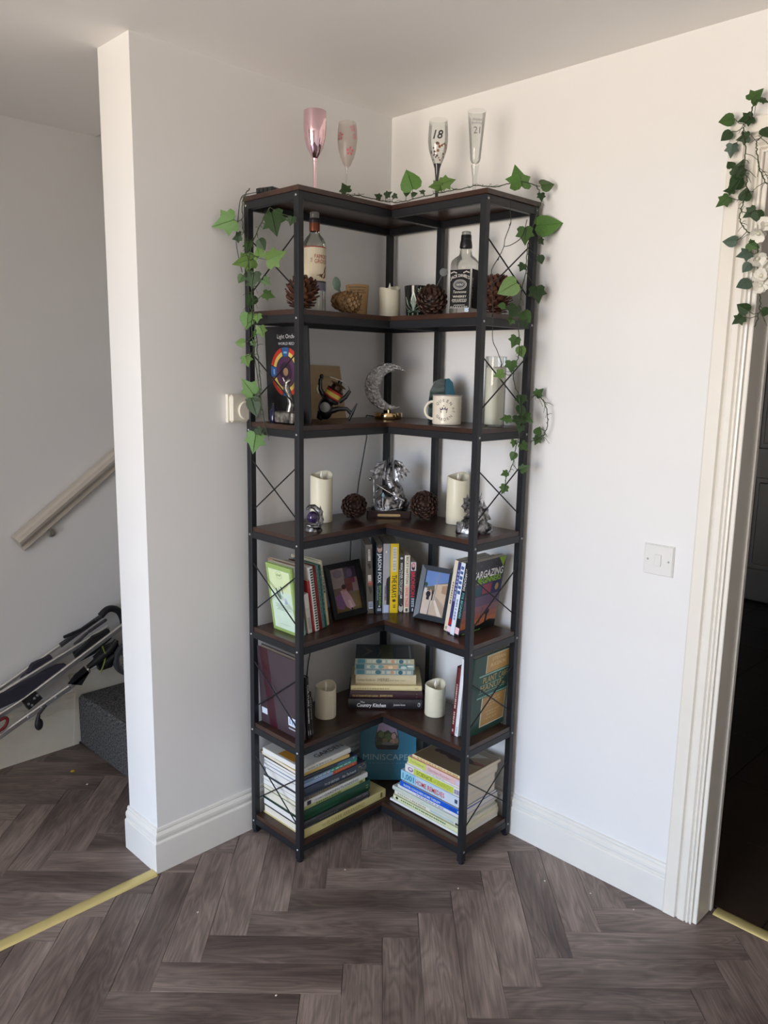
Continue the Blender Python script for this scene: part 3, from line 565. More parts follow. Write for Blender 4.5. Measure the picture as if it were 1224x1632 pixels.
# right end: plant manual
g6 = 'books leaning at the right end'
book('thin turquoise booklet leaning by the right pillar candle', stand(-0.212, -0.523, z1, nR, .205, .004, -4.5), .205, .14, .004, (70, 140, 156), hard=False, group=g6)
book('maroon book with silver lettering near the right front post', stand(-0.222, -0.5285, z1, nR, .228, .019, -4.5), .228, .15, .019, (98, 36, 40), group=g6, spine=[('bars', .25, .62, .35, .62, (206, 180, 170), 12, 3), ('bars', .66, .86, .35, .62, (206, 180, 170), 6, 7), ('rect', .92, .96, .4, .6, (220, 200, 190))])
book('white paperback standing against the green plant manual', stand(-0.228, -0.549, z1, nR, .262, .013, -4.5), .262, .16, .013, (226, 228, 232), hard=False, group=g6, spine=[('bars', .88, .97, .2, .7, (180, 184, 200), 4, 3)])
GRN = (38, 74, 62)
book('green plant manual with tan panels facing the right end of the shelf', stand(-0.218, -0.5635, z1, nR, .268, .028, -4.5), .268, .190, .028, GRN, group=g6,
     front=[('rect', .0, .035, 0, 1, (26, 52, 44)), ('rect', .33, .97, .74, .985, (206, 206, 176)), ('rect', .35, .95, .75, .975, (184, 146, 84)), ('rect', .30, .97, .07, .50, (214, 212, 186)), ('rect', .33, .95, .085, .49, (186, 146, 86)), ('rect', .16, 1.0, .45, .76, (30, 84, 74)), ('rect', .17, .99, .735, .75, (150, 190, 176)), ('rect', .16, .99, .46, .475, (130, 190, 180)), ('rect', .22, .92, .615, .622, (150, 180, 160)), ('rect', .20, .90, .52, .527, (150, 180, 160)),
            ('bars', .44, .82, .40, .412, (214, 184, 130), 4, 2), ('bars', .42, .84, .36, .372, (214, 184, 130), 5, 3), ('bars', .46, .78, .32, .332, (214, 184, 130), 4, 4), ('bars', .44, .84, .24, .252, (214, 184, 130), 5, 5), ('bars', .48, .76, .20, .212, (214, 184, 130), 4, 6), ('bars', .46, .80, .15, .162, (214, 184, 130), 4, 7)],
     front_text=[('STEFAN', .48, .90, .016, (232, 210, 160), dict(width=.066)), ('BUCZACKI', .45, .83, .016, (232, 210, 160), dict(width=.076)), ('PLANT', .28, .640, .030, (206, 184, 120), dict(width=.070)), ('CARE', .70, .640, .030, (206, 184, 120), dict(width=.048)), ('MANUAL', .22, .545, .028, (196, 176, 116), dict(width=.130))],
     spine_text=[('PLANT CARE', .12, .25, .020, (176, 160, 110), dict(width=.09)), ('MANUAL', .52, .25, .020, (176, 160, 110), dict(width=.07))])

# --- bottom board (z = T[0])
z0 = T[0]; g7 = 'gardening books stacked flat in the left wing'; zz = z0
def stl(label, T_, x0, L, W, col, y=-.262, yaw=0.0, **k):
    global zz
    b = book(label, lay(x0, y, zz, (1, 0), yaw), L, W, T_, col, group=g7, pages=k.pop('pages', PAGEW), **k); zz += T_+.0006; return b
stl('cream flower arranging book, bottom of the left stack', .030, -.602, .362, .215, (206, 196, 136), spine=[('rect', .93, .955, .2, .8, (110, 96, 50))], spine_text=[('FLOWER ARRANGING', .26, .22, .0215, (150, 138, 78), dict(width=.165)), ('OF', .20, .3, .013, (160, 148, 90), {})], hard=True, round_=False, pages=PAGE)
stl('dark library book with stickers and a red band, low in the left stack', .026, -.606, .285, .215, (52, 52, 52), yaw=-.4, spine=[('rect', .02, .17, .08, .92, (110, 120, 138)), ('rect', .025, .165, .15, .85, (72, 82, 100)), ('rect', .63, .69, .05, .95, (150, 36, 34)), ('rect', .78, .87, .15, .9, (176, 180, 178)), ('rect', .88, .98, .1, .95, (120, 124, 128)), ('bars', .89, .97, .2, .8, (200, 200, 200), 3, 4), ('bars', .22, .5, .4, .6, (90, 90, 90), 8, 3)])
stl('thick dark green garden book in the left stack', .036, -.604, .288, .212, (20, 66, 44), y=-.260, spine=[('rect', .93, .96, .35, .65, (150, 160, 90)), ('rect', .60, .605, .1, .9, (60, 104, 80)), ('rect', .75, .755, .1, .9, (60, 104, 80)), ('bars', .12, .5, .25, .7, (46, 104, 72), 8, 3)], pages=PAGE)
stl('slim light green book in the left stack', .012, -.605, .268, .205, (176, 184, 122), y=-.259, spine=[('bars', .2, .6, .25, .7, (90, 110, 50), 12, 3), ('rect', .9, .96, .2, .8, (96, 104, 40))], hard=False, pages=PAGE)
stl('white garden planning book in the left stack', .0175, -.603, .276, .210, (218, 218, 214), y=-.262, yaw=.4, spine=[('rect', .04, .10, .1, .9, (56, 58, 70))], spine_text=[('GARDEN PLANNING', .30, .24, .0125, (90, 90, 86), dict(width=.15)), ('THE COMPLETE', .15, .3, .008, (110, 110, 106), dict(width=.038))], hard=False)
stl('brownish grey paperback under the navy garden history in the left stack', .013, -.606, .250, .205, (92, 88, 80), y=-.258, spine=[('bars', .1, .6, .25, .7, (140, 128, 96), 14, 3)], hard=False)
stl('navy garden history book with a flowered end in the left stack', .030, -.604, .268, .205, (52, 62, 78), y=-.262, spine=[('rect', .0, .26, 0, 1, (76, 92, 132)), ('poly', [(.80, 0), (1, 0), (1, 1), (.84, 1)], (92, 92, 74)), ('disc', .88, .5, .03, .3, (150, 140, 90)), ('disc', .95, .6, .03, .3, (120, 110, 80)), ('disc', .92, .25, .03, .2, (60, 74, 48))], spine_text=[('TY OF BRITAIN', .30, .36, .0125, (206, 212, 220), dict(width=.062)), ('Alan Titchmarsh', .58, .36, .0135, (214, 218, 222), dict(width=.062, shear=.15))])
stl('pale blue booklet with an orange end in the left stack', .0115, -.606, .232, .20, (150, 172, 206), y=-.256, spine=[('rect', .55, 1, 0, 1, (184, 82, 44)), ('bars', .6, .95, .3, .7, (214, 130, 90), 8, 3)], hard=False)
stl('teal green booklet near the top of the left stack', .0115, -.604, .232, .20, (120, 150, 180), y=-.257, yaw=.5, spine=[('rect', .5, 1, 0, 1, (44, 150, 118)), ('bars', .2, .9, .3, .6, (200, 220, 220), 9, 6)], hard=False)
stl('dark slate booklet near the top of the left stack', .0105, -.606, .232, .20, (54, 62, 78), y=-.258, spine=[('rect', .62, .98, .1, .9, (70, 112, 140)), ('bars', .08, .5, .25, .7, (30, 30, 36), 10, 2), ('disc', .93, .5, .02, .3, (150, 180, 190))], hard=False)
stl('cream booklet with a mustard edge just under the top garden magazine', .010, -.606, .200, .222, (206, 178, 110), y=-.250, yaw=-1.5, hard=False, pages=PAGE)
stl('white garden book with an ochre picture, top of the left stack', .0165, -.600, .205, .205, (222, 222, 216), y=-.252, yaw=1.0, hard=False, front=[('rect', .20, .62, .62, .98, (150, 152, 150)), ('rect', .02, .98, .02, .98, (206, 206, 202)), ('rect', .25, .66, .75, .96, (196, 140, 50)), ('rect', .62, .95, .14, .55, (110, 104, 52)), ('rect', .66, .82, .20, .38, (52, 46, 34))],
    front_text=[('GARDEN', .12, .62, .032, (52, 54, 60), dict(width=.12, down=True)), ('STYLE', .30, .66, .03, (60, 62, 68), dict(width=.08))], spine=[('bars', .1, .6, .3, .6, (170, 170, 160), 9, 2)])
# teal terrarium book standing across the corner
M = basis(Vector((-.148, -.180, z0+.0006))-sx*.102+Vector((0, 0, .2645))+sy*.058, Vector((0, 0, -1))*.978+(-sy)*.21, sx, (-sy)*.978+Vector((0, 0, 1))*.21)
tb = book('teal book with a terrarium on its cover propped across the bottom corner', M, .27, .204, .016, (58, 122, 146), group=None, round_=False,
     front=[('poly', [(.36, .82), (.60, .82), (.66, .68), (.70, .52), (.69, .44), (.66, .40), (.32, .40), (.28, .44), (.27, .52), (.30, .68)], (40, 44, 50)), ('poly', [(.365, .81), (.595, .81), (.65, .68), (.685, .52), (.68, .46), (.30, .46), (.285, .52), (.31, .68)], (172, 150, 176)),
            ('poly', [(.285, .46), (.685, .46), (.67, .42), (.64, .405), (.33, .405), (.30, .42)], (30, 26, 26)), ('poly', [(.29, .62), (.36, .66), (.42, .63), (.50, .66), (.56, .62), (.62, .64), (.67, .58), (.68, .46), (.29, .46)], (70, 76, 46)),
            ('disc', .38, .60, .05, .04, (104, 122, 70)), ('disc', .50, .57, .06, .045, (84, 106, 64)), ('disc', .60, .58, .04, .04, (196, 160, 150)), ('disc', .45, .52, .05, .03, (120, 110, 84)), ('disc', .58, .51, .05, .03, (176, 140, 120)), ('disc', .34, .53, .04, .03, (60, 62, 40)), ('disc', .64, .52, .03, .04, (150, 120, 100)), ('disc', .5, .48, .12, .02, (120, 116, 112)),
            ('bars', .16, .84, .22, .226, (110, 160, 178), 10, 3)],
     front_text=[('MINISCAPES', .06, .265, .030, (156, 186, 196), dict(width=.178))])
# right stack
g8 = 'health and nature books stacked flat in the right wing'; zz = z0
def str_(label, T_, y0, L, W, col, x=-.240, yaw=0.0, **k):
    global zz
    b = book(label, lay(x, y0, zz, (0, -1), yaw), L, W, T_, col, group=g8, pages=k.pop('pages', PAGE), **k); zz += T_+.0006; return b
str_('white book with a black base line, bottom of the right stack', .011, -.290, .312, .195, (224, 226, 222), x=-.246, hard=False, spine=[('rect', 0, 1, 0, .35, (30, 30, 34))], pages=PAGEW)
str_('pale green-cream gardening book second from the bottom of the right stack', .0185, -.302, .300, .195, (216, 218, 176), x=-.243, hard=False, spine=[('bars', .12, .8, .35, .65, (110, 134, 96), 22, 3), ('disc', .06, .5, .02, .25, (40, 44, 40)), ('rect', .0, .97, .93, 1, (40, 40, 40))])
str_('white paperback over the green-cream book in the right stack', .013, -.305, .294, .19, (222, 220, 204), x=-.240, hard=False, spine=[('bars', .05, .5, .3, .7, (170, 164, 140), 14, 3), ('rect', .55, .9, .2, .8, (178, 196, 196)), ('bars', .92, .98, .2, .8, (40, 40, 44), 2, 2)])
str_('pale grey-green hardback in the right stack', .0145, -.298, .296, .19, (196, 204, 190), x=-.242, hard=True, spine=[('bars', .1, .45, .3, .7, (216, 214, 196), 10, 3), ('rect', .5, .95, .15, .85, (206, 210, 204))])
str_('slim white book under the bright blue one in the right stack', .011, -.318, .280, .19, (214, 214, 220), x=-.238, hard=False, spine=[('bars', .3, .75, .3, .7, (150, 150, 170), 9, 3)])
str_('bright blue home therapy book in the right stack', .0185, -.330, .272, .185, (26, 92, 200), x=-.241, yaw=.4, hard=False, spine=[('rect', .8, .97, .25, .75, (20, 74, 176)), ('disc', .94, .5, .02, .25, (170, 200, 240))], spine_text=[('WATER CONQUERS HOME THERAPY', .06, .3, .0115, (206, 224, 246), dict(width=.165, bold=.02))], pages=PAGEW)
str_('thin striped grey and navy booklet in the right stack', .008, -.338, .262, .18, (140, 146, 160), x=-.240, hard=False, spine=[('rect', 0, 1, .55, .75, (40, 44, 66))])
str_('thick pale blue home remedies book with red lettering in the right stack', .034, -.336, .262, .175, (186, 208, 224), x=-.243, hard=False, spine=[('rect', 0, .26, 0, 1, (150, 200, 222)), ('rect', .70, 1, 0, 1, (206, 216, 228)), ('bars', .9, .95, .3, .7, (60, 80, 110), 1, 2)], spine_text=[('1,001', .03, .22, .0275, (24, 120, 150), dict(width=.052, bold=.02)), ('HOME REMEDIES', .26, .24, .0235, (200, 60, 52), dict(width=.125, bold=.01))])
str_('white and lime science book in the right stack', .026, -.352, .246, .170, (226, 226, 216), x=-.240, hard=False, spine=[('rect', .16, .86, .08, .92, (196, 206, 86)), ('disc', .10, .5, .05, .3, (150, 110, 160)), ('disc', .10, .55, .03, .15, (226, 226, 216)), ('bars', .87, .99, .2, .8, (150, 140, 170), 3, 2)], spine_text=[('SCIENCE', .21, .28, .0185, (110, 124, 30), dict(width=.07, bold=.01)), ('of ENERGY', .51, .28, .0185, (160, 172, 60), dict(width=.075))])
str_('slim white book below the pink one in the right stack', .0085, -.358, .240, .178, (220, 218, 214), x=-.238, hard=False, spine=[('bars', .3, .7, .3, .6, (180, 176, 170), 7, 2)])
str_('pink and lime natural health book near the top of the right stack', .0225, -.366, .236, .180, (222, 186, 184), x=-.242, hard=False, spine=[('rect', 0, .34, 0, 1, (206, 212, 110)), ('rect', .88, .97, .2, .8, (214, 206, 226))], spine_text=[('The National', .04, .32, .012, (150, 160, 80), dict(width=.06)), ('Garden Reader', .38, .32, .0125, (180, 140, 140), dict(width=.095))])
str_('thin cream book with a brown figure on its cover, top of the right stack', .010, -.380, .222, .190, (226, 210, 168), x=-.236, hard=False, spine=[('rect', 0, 1, 0, .3, (206, 150, 90)), ('bars', .1, .9, .4, .8, (170, 150, 110), 14, 3)],
     front=[('rect', .01, .99, .01, .99, (122, 106, 82)), ('rect', .40, .96, .04, .96, (132, 116, 92)), ('poly', [(.42, .80), (.52, .84), (.57, .76), (.50, .66), (.55, .50), (.62, .36), (.56, .20), (.60, .06), (.50, .10), (.44, .24), (.36, .36), (.34, .52), (.40, .64), (.38, .74)], (56, 34, 34)), ('disc', .44, .82, .06, .05, (52, 32, 32)), ('poly', [(.60, .34), (.86, .12), (.84, .36), (.66, .44)], (176, 168, 150)), ('poly', [(.50, .20), (.58, .20), (.60, .04), (.52, .02)], (120, 66, 60))])

# --- framed photographs
def photo_frame(label, M, W, H, border, col, art):
    """local: x right, y up, z out of the picture; foot of the frame at y=0"""
    root = empty('photo_frame', M=M); tag(root, label, 'photo frame')
    fr = MB(); dp = 0.014; fm = mat('frame_%d' % col[0], srgb(*col), .35, var=.05)
    o = [(0, 0), (W, 0), (W, H), (0, H)]; i_ = [(border, border), (W-border, border), (W-border, H-border), (border, H-border)]
    for k in range(4):
        a, b, c, d = o[k], o[(k+1) % 4], i_[(k+1) % 4], i_[k]
        fr.add([(*a, 0), (*b, 0), (*c, 0), (*d, 0), (*a, dp), (*b, dp), (*c, dp-.004), (*d, dp-.004)], [(0, 3, 2, 1), (4, 5, 6, 7), (0, 1, 5, 4), (1, 2, 6, 5), (2, 3, 7, 6), (3, 0, 4, 7)])
    fr.build('frame', fm, root)
    MB().box(.004, W-.004, .004, H-.004, -.002, .003).build('backing', mat('frame_back', (.05, .045, .04), .8), root)
    st = MB(); st.add([(W/2-.02, H*.62, -.002), (W/2+.02, H*.62, -.002), (W/2+.02, .022, -.05), (W/2-.02, .022, -.05), (W/2-.02, H*.62, -.004), (W/2+.02, H*.62, -.004), (W/2+.02, .022, -.052), (W/2-.02, .022, -.052)], [(0, 1, 2, 3), (4, 7, 6, 5), (0, 4, 5, 1), (1, 5, 6, 2), (2, 6, 7, 3), (3, 7, 4, 0)])
    st.build('easel_leg', mat('frame_back', (.05, .045, .04), .8), root)
    pw, ph = W-2*border, H-2*border
    p = Print(lambda a, b, l: Vector((border+a*pw, border+b*ph, .0035+l*3)))
    for it in art: getattr(p, it[0])(*it[1:])
    p.build(root, 'photograph', attr_mat('photo_print', .2, coat=.6))
    return root
ti = R(17)
photo_frame('black framed photo of a seated girl in a pink dress', basis((-.405, -.166, z2+.001), Vector((1, -.06, 0)), Vector((0, math.sin(ti), math.cos(ti))), Vector((-.06, -math.cos(ti), math.sin(ti)))), .148, .182, .019, (16, 17, 20),
    [('rect', 0, 1, 0, 1, (112, 96, 92)), ('rect', 0, .55, .55, 1, (150, 136, 134)), ('rect', .52, 1, .72, 1, (66, 56, 74)), ('rect', .5, .78, .44, .74, (112, 58, 46)), ('rect', .78, 1, .42, .74, (150, 126, 124)), ('disc', .28, .88, .18, .10, (128, 112, 130)), ('disc', .75, .86, .10, .10, (112, 92, 128)), ('rect', .75, .9, .62, .74, (130, 56, 86)),
     ('rect', 0, 1, 0, .30, (104, 88, 56)), ('rect', .6, 1, .05, .42, (122, 102, 64)), ('poly', [(.05, .38), (.3, .42), (.4, .15), (.3, .05), (.08, .1)], (122, 88, 134)), ('poly', [(.28, .48), (.5, .50), (.66, .30), (.76, .08), (.56, .02), (.42, .10), (.34, .28)], (196, 160, 176)), ('disc', .44, .52, .08, .07, (186, 140, 122)), ('disc', .44, .56, .09, .06, (66, 42, 38)), ('poly', [(.5, .25), (.62, .22), (.66, .06), (.56, .06)], (214, 190, 200)), ('rect', .58, .64, .0, .06, (50, 40, 48))])
photo_frame('slate framed photo of a street with people by a wall', basis((-.176, -.322, z2+.001), Vector((.19, -1, 0)), Vector((math.sin(ti), .19*math.sin(ti), math.cos(ti))), Vector((-math.cos(ti), -.19*math.cos(ti), math.sin(ti)))), .122, .178, .0165, (46, 52, 60),
    [('rect', 0, 1, 0, 1, (196, 178, 160)), ('rect', 0, 1, .62, 1, (112, 142, 196)), ('poly', [(0, .62), (.3, .66), (.5, .70), (.62, .74), (1, .80), (1, .55), (0, .55)], (110, 104, 84)), ('disc', .06, .68, .07, .05, (64, 84, 62)), ('poly', [(.42, .70), (1, .78), (1, .28), (.5, .46)], (206, 184, 160)), ('poly', [(.75, .70), (1, .74), (1, .52), (.75, .54)], (176, 146, 118)), ('poly', [(.55, .44), (1, .22), (1, 0), (.95, 0), (.55, .36)], (178, 158, 140)), ('poly', [(.55, .36), (.92, 0), (.74, 0), (.48, .34)], (226, 214, 200)),
     ('poly', [(0, .50), (.4, .48), (.45, .34), (.3, 0), (0, 0)], (206, 192, 180)), ('disc', .22, .47, .10, .07, (44, 40, 56)), ('rect', .16, .28, .34, .48, (48, 42, 52)), ('disc', .40, .52, .05, .05, (72, 62, 66)), ('rect', .37, .43, .34, .50, (66, 56, 60)), ('disc', .30, .56, .03, .03, (196, 150, 130)), ('poly', [(.47, .34), (.50, .34), (.56, 1), (.53, 1)], (150, 152, 160)), ('poly', [(.30, 0), (.34, 0), (.36, .34), (.34, .34)], (120, 112, 110)), ('rect', .02, .14, .5, .6, (214, 210, 210))])
# ------------------------------------------------------------------ glass and ornaments
def thin_glass(name, tint=(1, 1, 1), refl=1.0, haze=0.0, hcol=(.8, .8, .8), rough=0.02):
    """thin-walled glass: clear transmission with fresnel reflection, optional frosting"""
    if name in MATS: return MATS[name]
    m = bpy.data.materials.new(name); m.use_nodes = True; N = m.node_tree.nodes; L = m.node_tree.links; N.remove(N['Principled BSDF'])
    out = N['Material Output']; tr = N.new('ShaderNodeBsdfTransparent'); gl = N.new('ShaderNodeBsdfGlossy'); gl.inputs['Roughness'].default_value = rough
    nz = N.new('ShaderNodeTexNoise'); nz.inputs['Scale'].default_value = 30; mr = N.new('ShaderNodeMix'); mr.data_type = 'RGBA'
    mr.inputs[6].default_value = (*[c*.95 for c in tint], 1); mr.inputs[7].default_value = (*tint, 1); L.new(nz.outputs['Fac'], mr.inputs[0]); L.new(mr.outputs[2], tr.inputs['Color'])
    lw = N.new('ShaderNodeLayerWeight'); lw.inputs['Blend'].default_value = .28
    mu = N.new('ShaderNodeMath'); mu.operation = 'MULTIPLY_ADD'; mu.inputs[1].default_value = .75*refl; mu.inputs[2].default_value = .03; mu.use_clamp = True; L.new(lw.outputs['Fresnel'], mu.inputs[0])
    mx = N.new('ShaderNodeMixShader'); L.new(mu.outputs[0], mx.inputs[0]); L.new(tr.outputs[0], mx.inputs[1]); L.new(gl.outputs[0], mx.inputs[2])
    sh = mx.outputs[0]
    if haze:
        df = N.new('ShaderNodeBsdfDiffuse'); df.inputs['Color'].default_value = (*hcol, 1); tl = N.new('ShaderNodeBsdfTranslucent'); tl.inputs['Color'].default_value = (*hcol, 1)
        ad = N.new('ShaderNodeMixShader'); ad.inputs[0].default_value = .5; L.new(df.outputs[0], ad.inputs[1]); L.new(tl.outputs[0], ad.inputs[2])
        m2 = N.new('ShaderNodeMixShader'); m2.inputs[0].default_value = haze; L.new(sh, m2.inputs[1]); L.new(ad.outputs[0], m2.inputs[2]); sh = m2.outputs[0]
    L.new(sh, out.inputs['Surface']); MATS[name] = m; return m
clear = thin_glass('clear_glass', (.93, .94, .93))
def thing(name, label, cat, loc, rz=0.0, group=None, M=None):
    o = empty(name, loc, rz, M); return tag(o, label, cat, group)
ZT = HT+.0006
def cyl_fn(r): return lambda x, y: Vector((r*math.cos(x/r), r*math.sin(x/r), y))
def arc(a0, a1, r, z0, z1, n=14):
    """curved patch of a cylinder (label)"""
    b = MB()
    for i in range(n):
        t0, t1 = a0+(a1-a0)*i/n, a0+(a1-a0)*(i+1)/n
        b.add([(r*math.cos(t0), r*math.sin(t0), z0), (r*math.cos(t1), r*math.sin(t1), z0), (r*math.cos(t1), r*math.sin(t1), z1), (r*math.cos(t0), r*math.sin(t0), z1)], [(0, 1, 2, 3)])
    return b
def settle(q, z):
    "set a thing down so that its lowest point just touches height z"
    zs = [(q.matrix_basis @ c.matrix_basis @ v.co).z for c in q.children if c.type == 'MESH' for v in c.data.vertices]
    d = z+.0006-min(zs); q.matrix_basis = Matrix.Translation((0, 0, d)) @ q.matrix_basis; return q
# --- glasses on the top
gg = 'champagne glasses on top of the unit'
fl_ = lambda R_, H_, st, foot: [(0.0, 0.0), (foot, 0.0), (foot, .0015), (foot*.5, .004), (.006, .009), (.0042, .02), (.0040, st-.012), (.0062, st), ]
p = thing('champagne_flute', 'shiny metallic pink champagne flute on the left of the top board', 'glass', (-.461, -.14, ZT), group=gg)
pk = mat('pink_chrome', (.86, .60, .66), .07, 1.0, var=.03); prof = [(0, 0), (.030, 0), (.030, .0015), (.014, .004), (.0062, .010), (.0050, .03), (.0050, .10), (.0075, .118), (.015, .130), (.024, .148), (.0305, .172), (.0335, .205), (.0335, .236), (.0330, .247)]
MB().lathe(prof[:8], 32).build('stem', pk, p, smooth=40)
MB().lathe(prof[7:]+[(.0322, .2475), (.0325, .236), (.0325, .205), (.0295, .172), (.023, .149), (.012, .132)], 40).build('bowl', pk, p, smooth=50)
q = thing('champagne_flute', 'frosted champagne flute with pink blossoms on the left of the top board', 'glass', (-.333, -.14, ZT), group=gg)
fz = thin_glass('frosted_glass', (.9, .87, .85), .5, .42, (.80, .74, .70), .25)
MB().lathe([(0, 0), (.029, 0), (.029, .0015), (.012, .004), (.005, .010), (.0042, .03), (.0042, .105), (.0075, .118)], 28).build('stem', clear, q, smooth=40)
bprof = [(.0075, .118), (.012, .126), (.021, .145), (.0275, .170), (.030, .195), (.0290, .22), (.0265, .244)]
MB().lathe(bprof, 36).build('bowl', fz, q, smooth=50)
def rad(pf, z):
    for (r0, z0_), (r1, z1_) in zip(pf, pf[1:]):
        if z0_ <= z <= z1_: return r0+(r1-r0)*(z-z0_)/max(1e-9, z1_-z0_)
    return pf[-1][0]
fb = MB()
for (ang, zc, sc, k_) in [(-112, .158, .013, 1), (-178, .200, .013, .9), (-95, .222, .011, .5), (-85, .200, .010, .4)]:
    fb.col = srgb(206-10*k_, 120-40*k_+20, 126-36*k_+20)
    for j in range(5):
        t = 2*math.pi*j/5+.3; pts = []
        for (rr, dt) in [(.15, 0), (.7, -.42), (1.0, -.16), (.86, 0), (1.0, .16), (.7, .42)]:
            u_, v_ = sc*rr*math.cos(t+dt), sc*rr*math.sin(t+dt); z_ = zc+v_; r_ = rad(bprof, z_)+.0006
            a = R(ang)+u_/r_; pts.append((r_*math.cos(a), r_*math.sin(a), z_))
        fb.poly(pts)
tag(fb.build('blossom_print', PRINT, q), kind='stuff')
q = thing('champagne_flute', 'clear champagne flute printed 18 with a black stem', 'glass', (-.14, -.335, ZT), group=gg)
MB().lathe([(0, 0), (.030, 0), (.030, .0015), (.014, .004), (.0058, .012), (.0048, .04), (.0052, .09), (.0085, .118), (.0125, .130)], 28).build('stem', mat('black_stem', (.02, .018, .024), .12, coat=.5), q, smooth=40)
b18 = [(.0125, .130), (.019, .146), (.0265, .168), (.030, .192), (.0300, .215), (.0270, .256)]
MB().lathe(b18, 36).build('bowl', clear, q, smooth=50)
ca = math.atan2(CAM.y+.335, CAM.x+.14)
lettering('18', .034, mat('dark_print', (.05, .05, .055), .4), q, Matrix.Rotation(ca, 4, 'Z'), center=True, shear=.25, bold=.02, bend=lambda x, y: Vector((rad(b18, .196+y)*1.012*math.cos(x/.030), rad(b18, .196+y)*1.012*math.sin(x/.030), .196+y)))
sw = MB(); rs = random.Random(5)
for i in range(26):
    a = rs.uniform(-.9, 1.0)+(.25 if i % 2 else -.1); z_ = rs.uniform(.138, .186)
    if z_ > .165 and a < .1: a += .5
    s_ = rs.uniform(.0022, .0050); r_ = rad(b18, z_)*1.008; sw.col = srgb(*((146, 88, 52) if a > 0 else (96, 84, 78)))
    sw.poly([(r_*math.cos(a+s_*math.cos(t)/r_), r_*math.sin(a+s_*math.cos(t)/r_), z_+s_*math.sin(t)) for t in [k*math.pi/4 for k in range(8)]])
tag(sw.build('bronze_fleck_print', PRINT, q, M=Matrix.Rotation(ca, 4, 'Z')), kind='stuff')
q = thing('champagne_flute', 'tall clear trumpet flute engraved 21 near the right front corner', 'glass', (-.14, -.482, ZT), group=gg)
MB().lathe([(0, 0), (.031, 0), (.031, .0015), (.012, .004), (.0062, .012), (.0052, .03), (.0072, .07), (.0125, .105)], 28).build('stem', clear, q, smooth=40)
b21 = [(.0125, .105), (.0150, .120), (.0185, .165), (.0225, .210), (.0262, .252)]
MB().lathe([(0, .109), (.009, .1095), (.0125, .113)]+b21[1:], 36).build('bowl', clear, q, smooth=40)
ca = math.atan2(CAM.y+.482, CAM.x+.14)
for s_, z_, sz in (('21', .186, .026), ('Happy', .220, .010), ('Birthday', .211, .009)):
    lettering(s_, sz, mat('grey_etch', (.16, .16, .16), .5), q, Matrix.Rotation(ca+.08, 4, 'Z'), center=True, bend=lambda x, y: Vector((rad(b21, z_+y)*1.012*math.cos(x/.022), rad(b21, z_+y)*1.012*math.sin(x/.022), z_+y)))
# black battery box of the string lights, on top at the left end
q = thing('battery_box', 'small black battery box lying on the left end of the top board', 'battery box', (-.585, -.10, ZT), .25)
bk_ = mat('black_plastic', (.016, .018, .019), .35, var=.2)
MB().box(-.040, .040, -.032, .032, 0, .017, ch=.004).build('case', bk_, q)
for i in range(4): MB().box(-.043, -.039, -.028+i*.015, -.018+i*.015, .003, .015, ch=.001).build('rib', bk_, q)
MB().box(-.012, .012, -.010, .010, .0168, .019, ch=.001).build('switch', mat('grey_switch', (.06, .07, .07), .4), q)

# --- pillar candles with plastic flames
wax = mat('candle_wax', srgb(226, 220, 196), .35, var=.04, vscale=6, spec=.4)
def candle(label, x, y, z, r, h, group, dip=.012, face=None):
    q = thing('pillar_candle', label, 'candle', (x, y, z+.0006), group=group)
    a0 = math.atan2(CAM.y-y, CAM.x-x) if face is None else face; n = 40; b = MB(); rings = []
    def top(a, k=1.0): return h-dip*k*(0.5+0.5*math.cos(a-a0))-.004*math.sin(2*(a-a0))*k
    prof = [(r*.97, lambda a: 0.0), (r, lambda a: .003), (r, lambda a: h*.5), (r, lambda a: top(a)-.003), (r*.97, lambda a: top(a)), (r*.90, lambda a: top(a)-.001), (r*.80, lambda a: top(a)-.007), (r*.60, lambda a: h-dip-.010), (r*.2, lambda a: h-dip-.013)]
    vs = [(rr*math.cos(2*math.pi*j/n), rr*math.sin(2*math.pi*j/n), zf(2*math.pi*j/n)) for rr, zf in prof for j in range(n)]
    fs = [(i*n+j, i*n+(j+1) % n, (i+1)*n+(j+1) % n, (i+1)*n+j) for i in range(len(prof)-1) for j in range(n)]
    fs += [tuple(range(n))[::-1], tuple((len(prof)-1)*n+j for j in range(n))]
    b.add(vs, fs).build('wax_body', wax, q, smooth=40)
    f = MB().lathe([(.0008, h-dip-.014), (.0035, h-dip-.008), (.0050, h-dip+.002), (.0042, h-dip+.009), (.0022, h-dip+.016), (.0004, h-dip+.022)], 12)
    f.build('plastic_flame', mat('flame_plastic', srgb(246, 242, 226), .3), q, smooth=50)
    return q
gc = 'ivory pillar candles'
candle('short ivory pillar candle at the inner corner of the second board from the top', -.196, -.196, T[5], .034, .100, gc)
candle('tall ivory pillar candle on the left of the dragon shelf', -.408, -.112, T[3], .036, .160, gc, .018)
candle('tall ivory pillar candle on the right of the dragon shelf', -.094, -.420, T[3], .036, .162, gc, .018)
candle('short ivory pillar candle left of the corner book stack', -.428, -.160, T[1], .035, .112, gc)
candle('short ivory pillar candle right of the corner book stack', -.150, -.398, T[1], .0345, .112, gc)

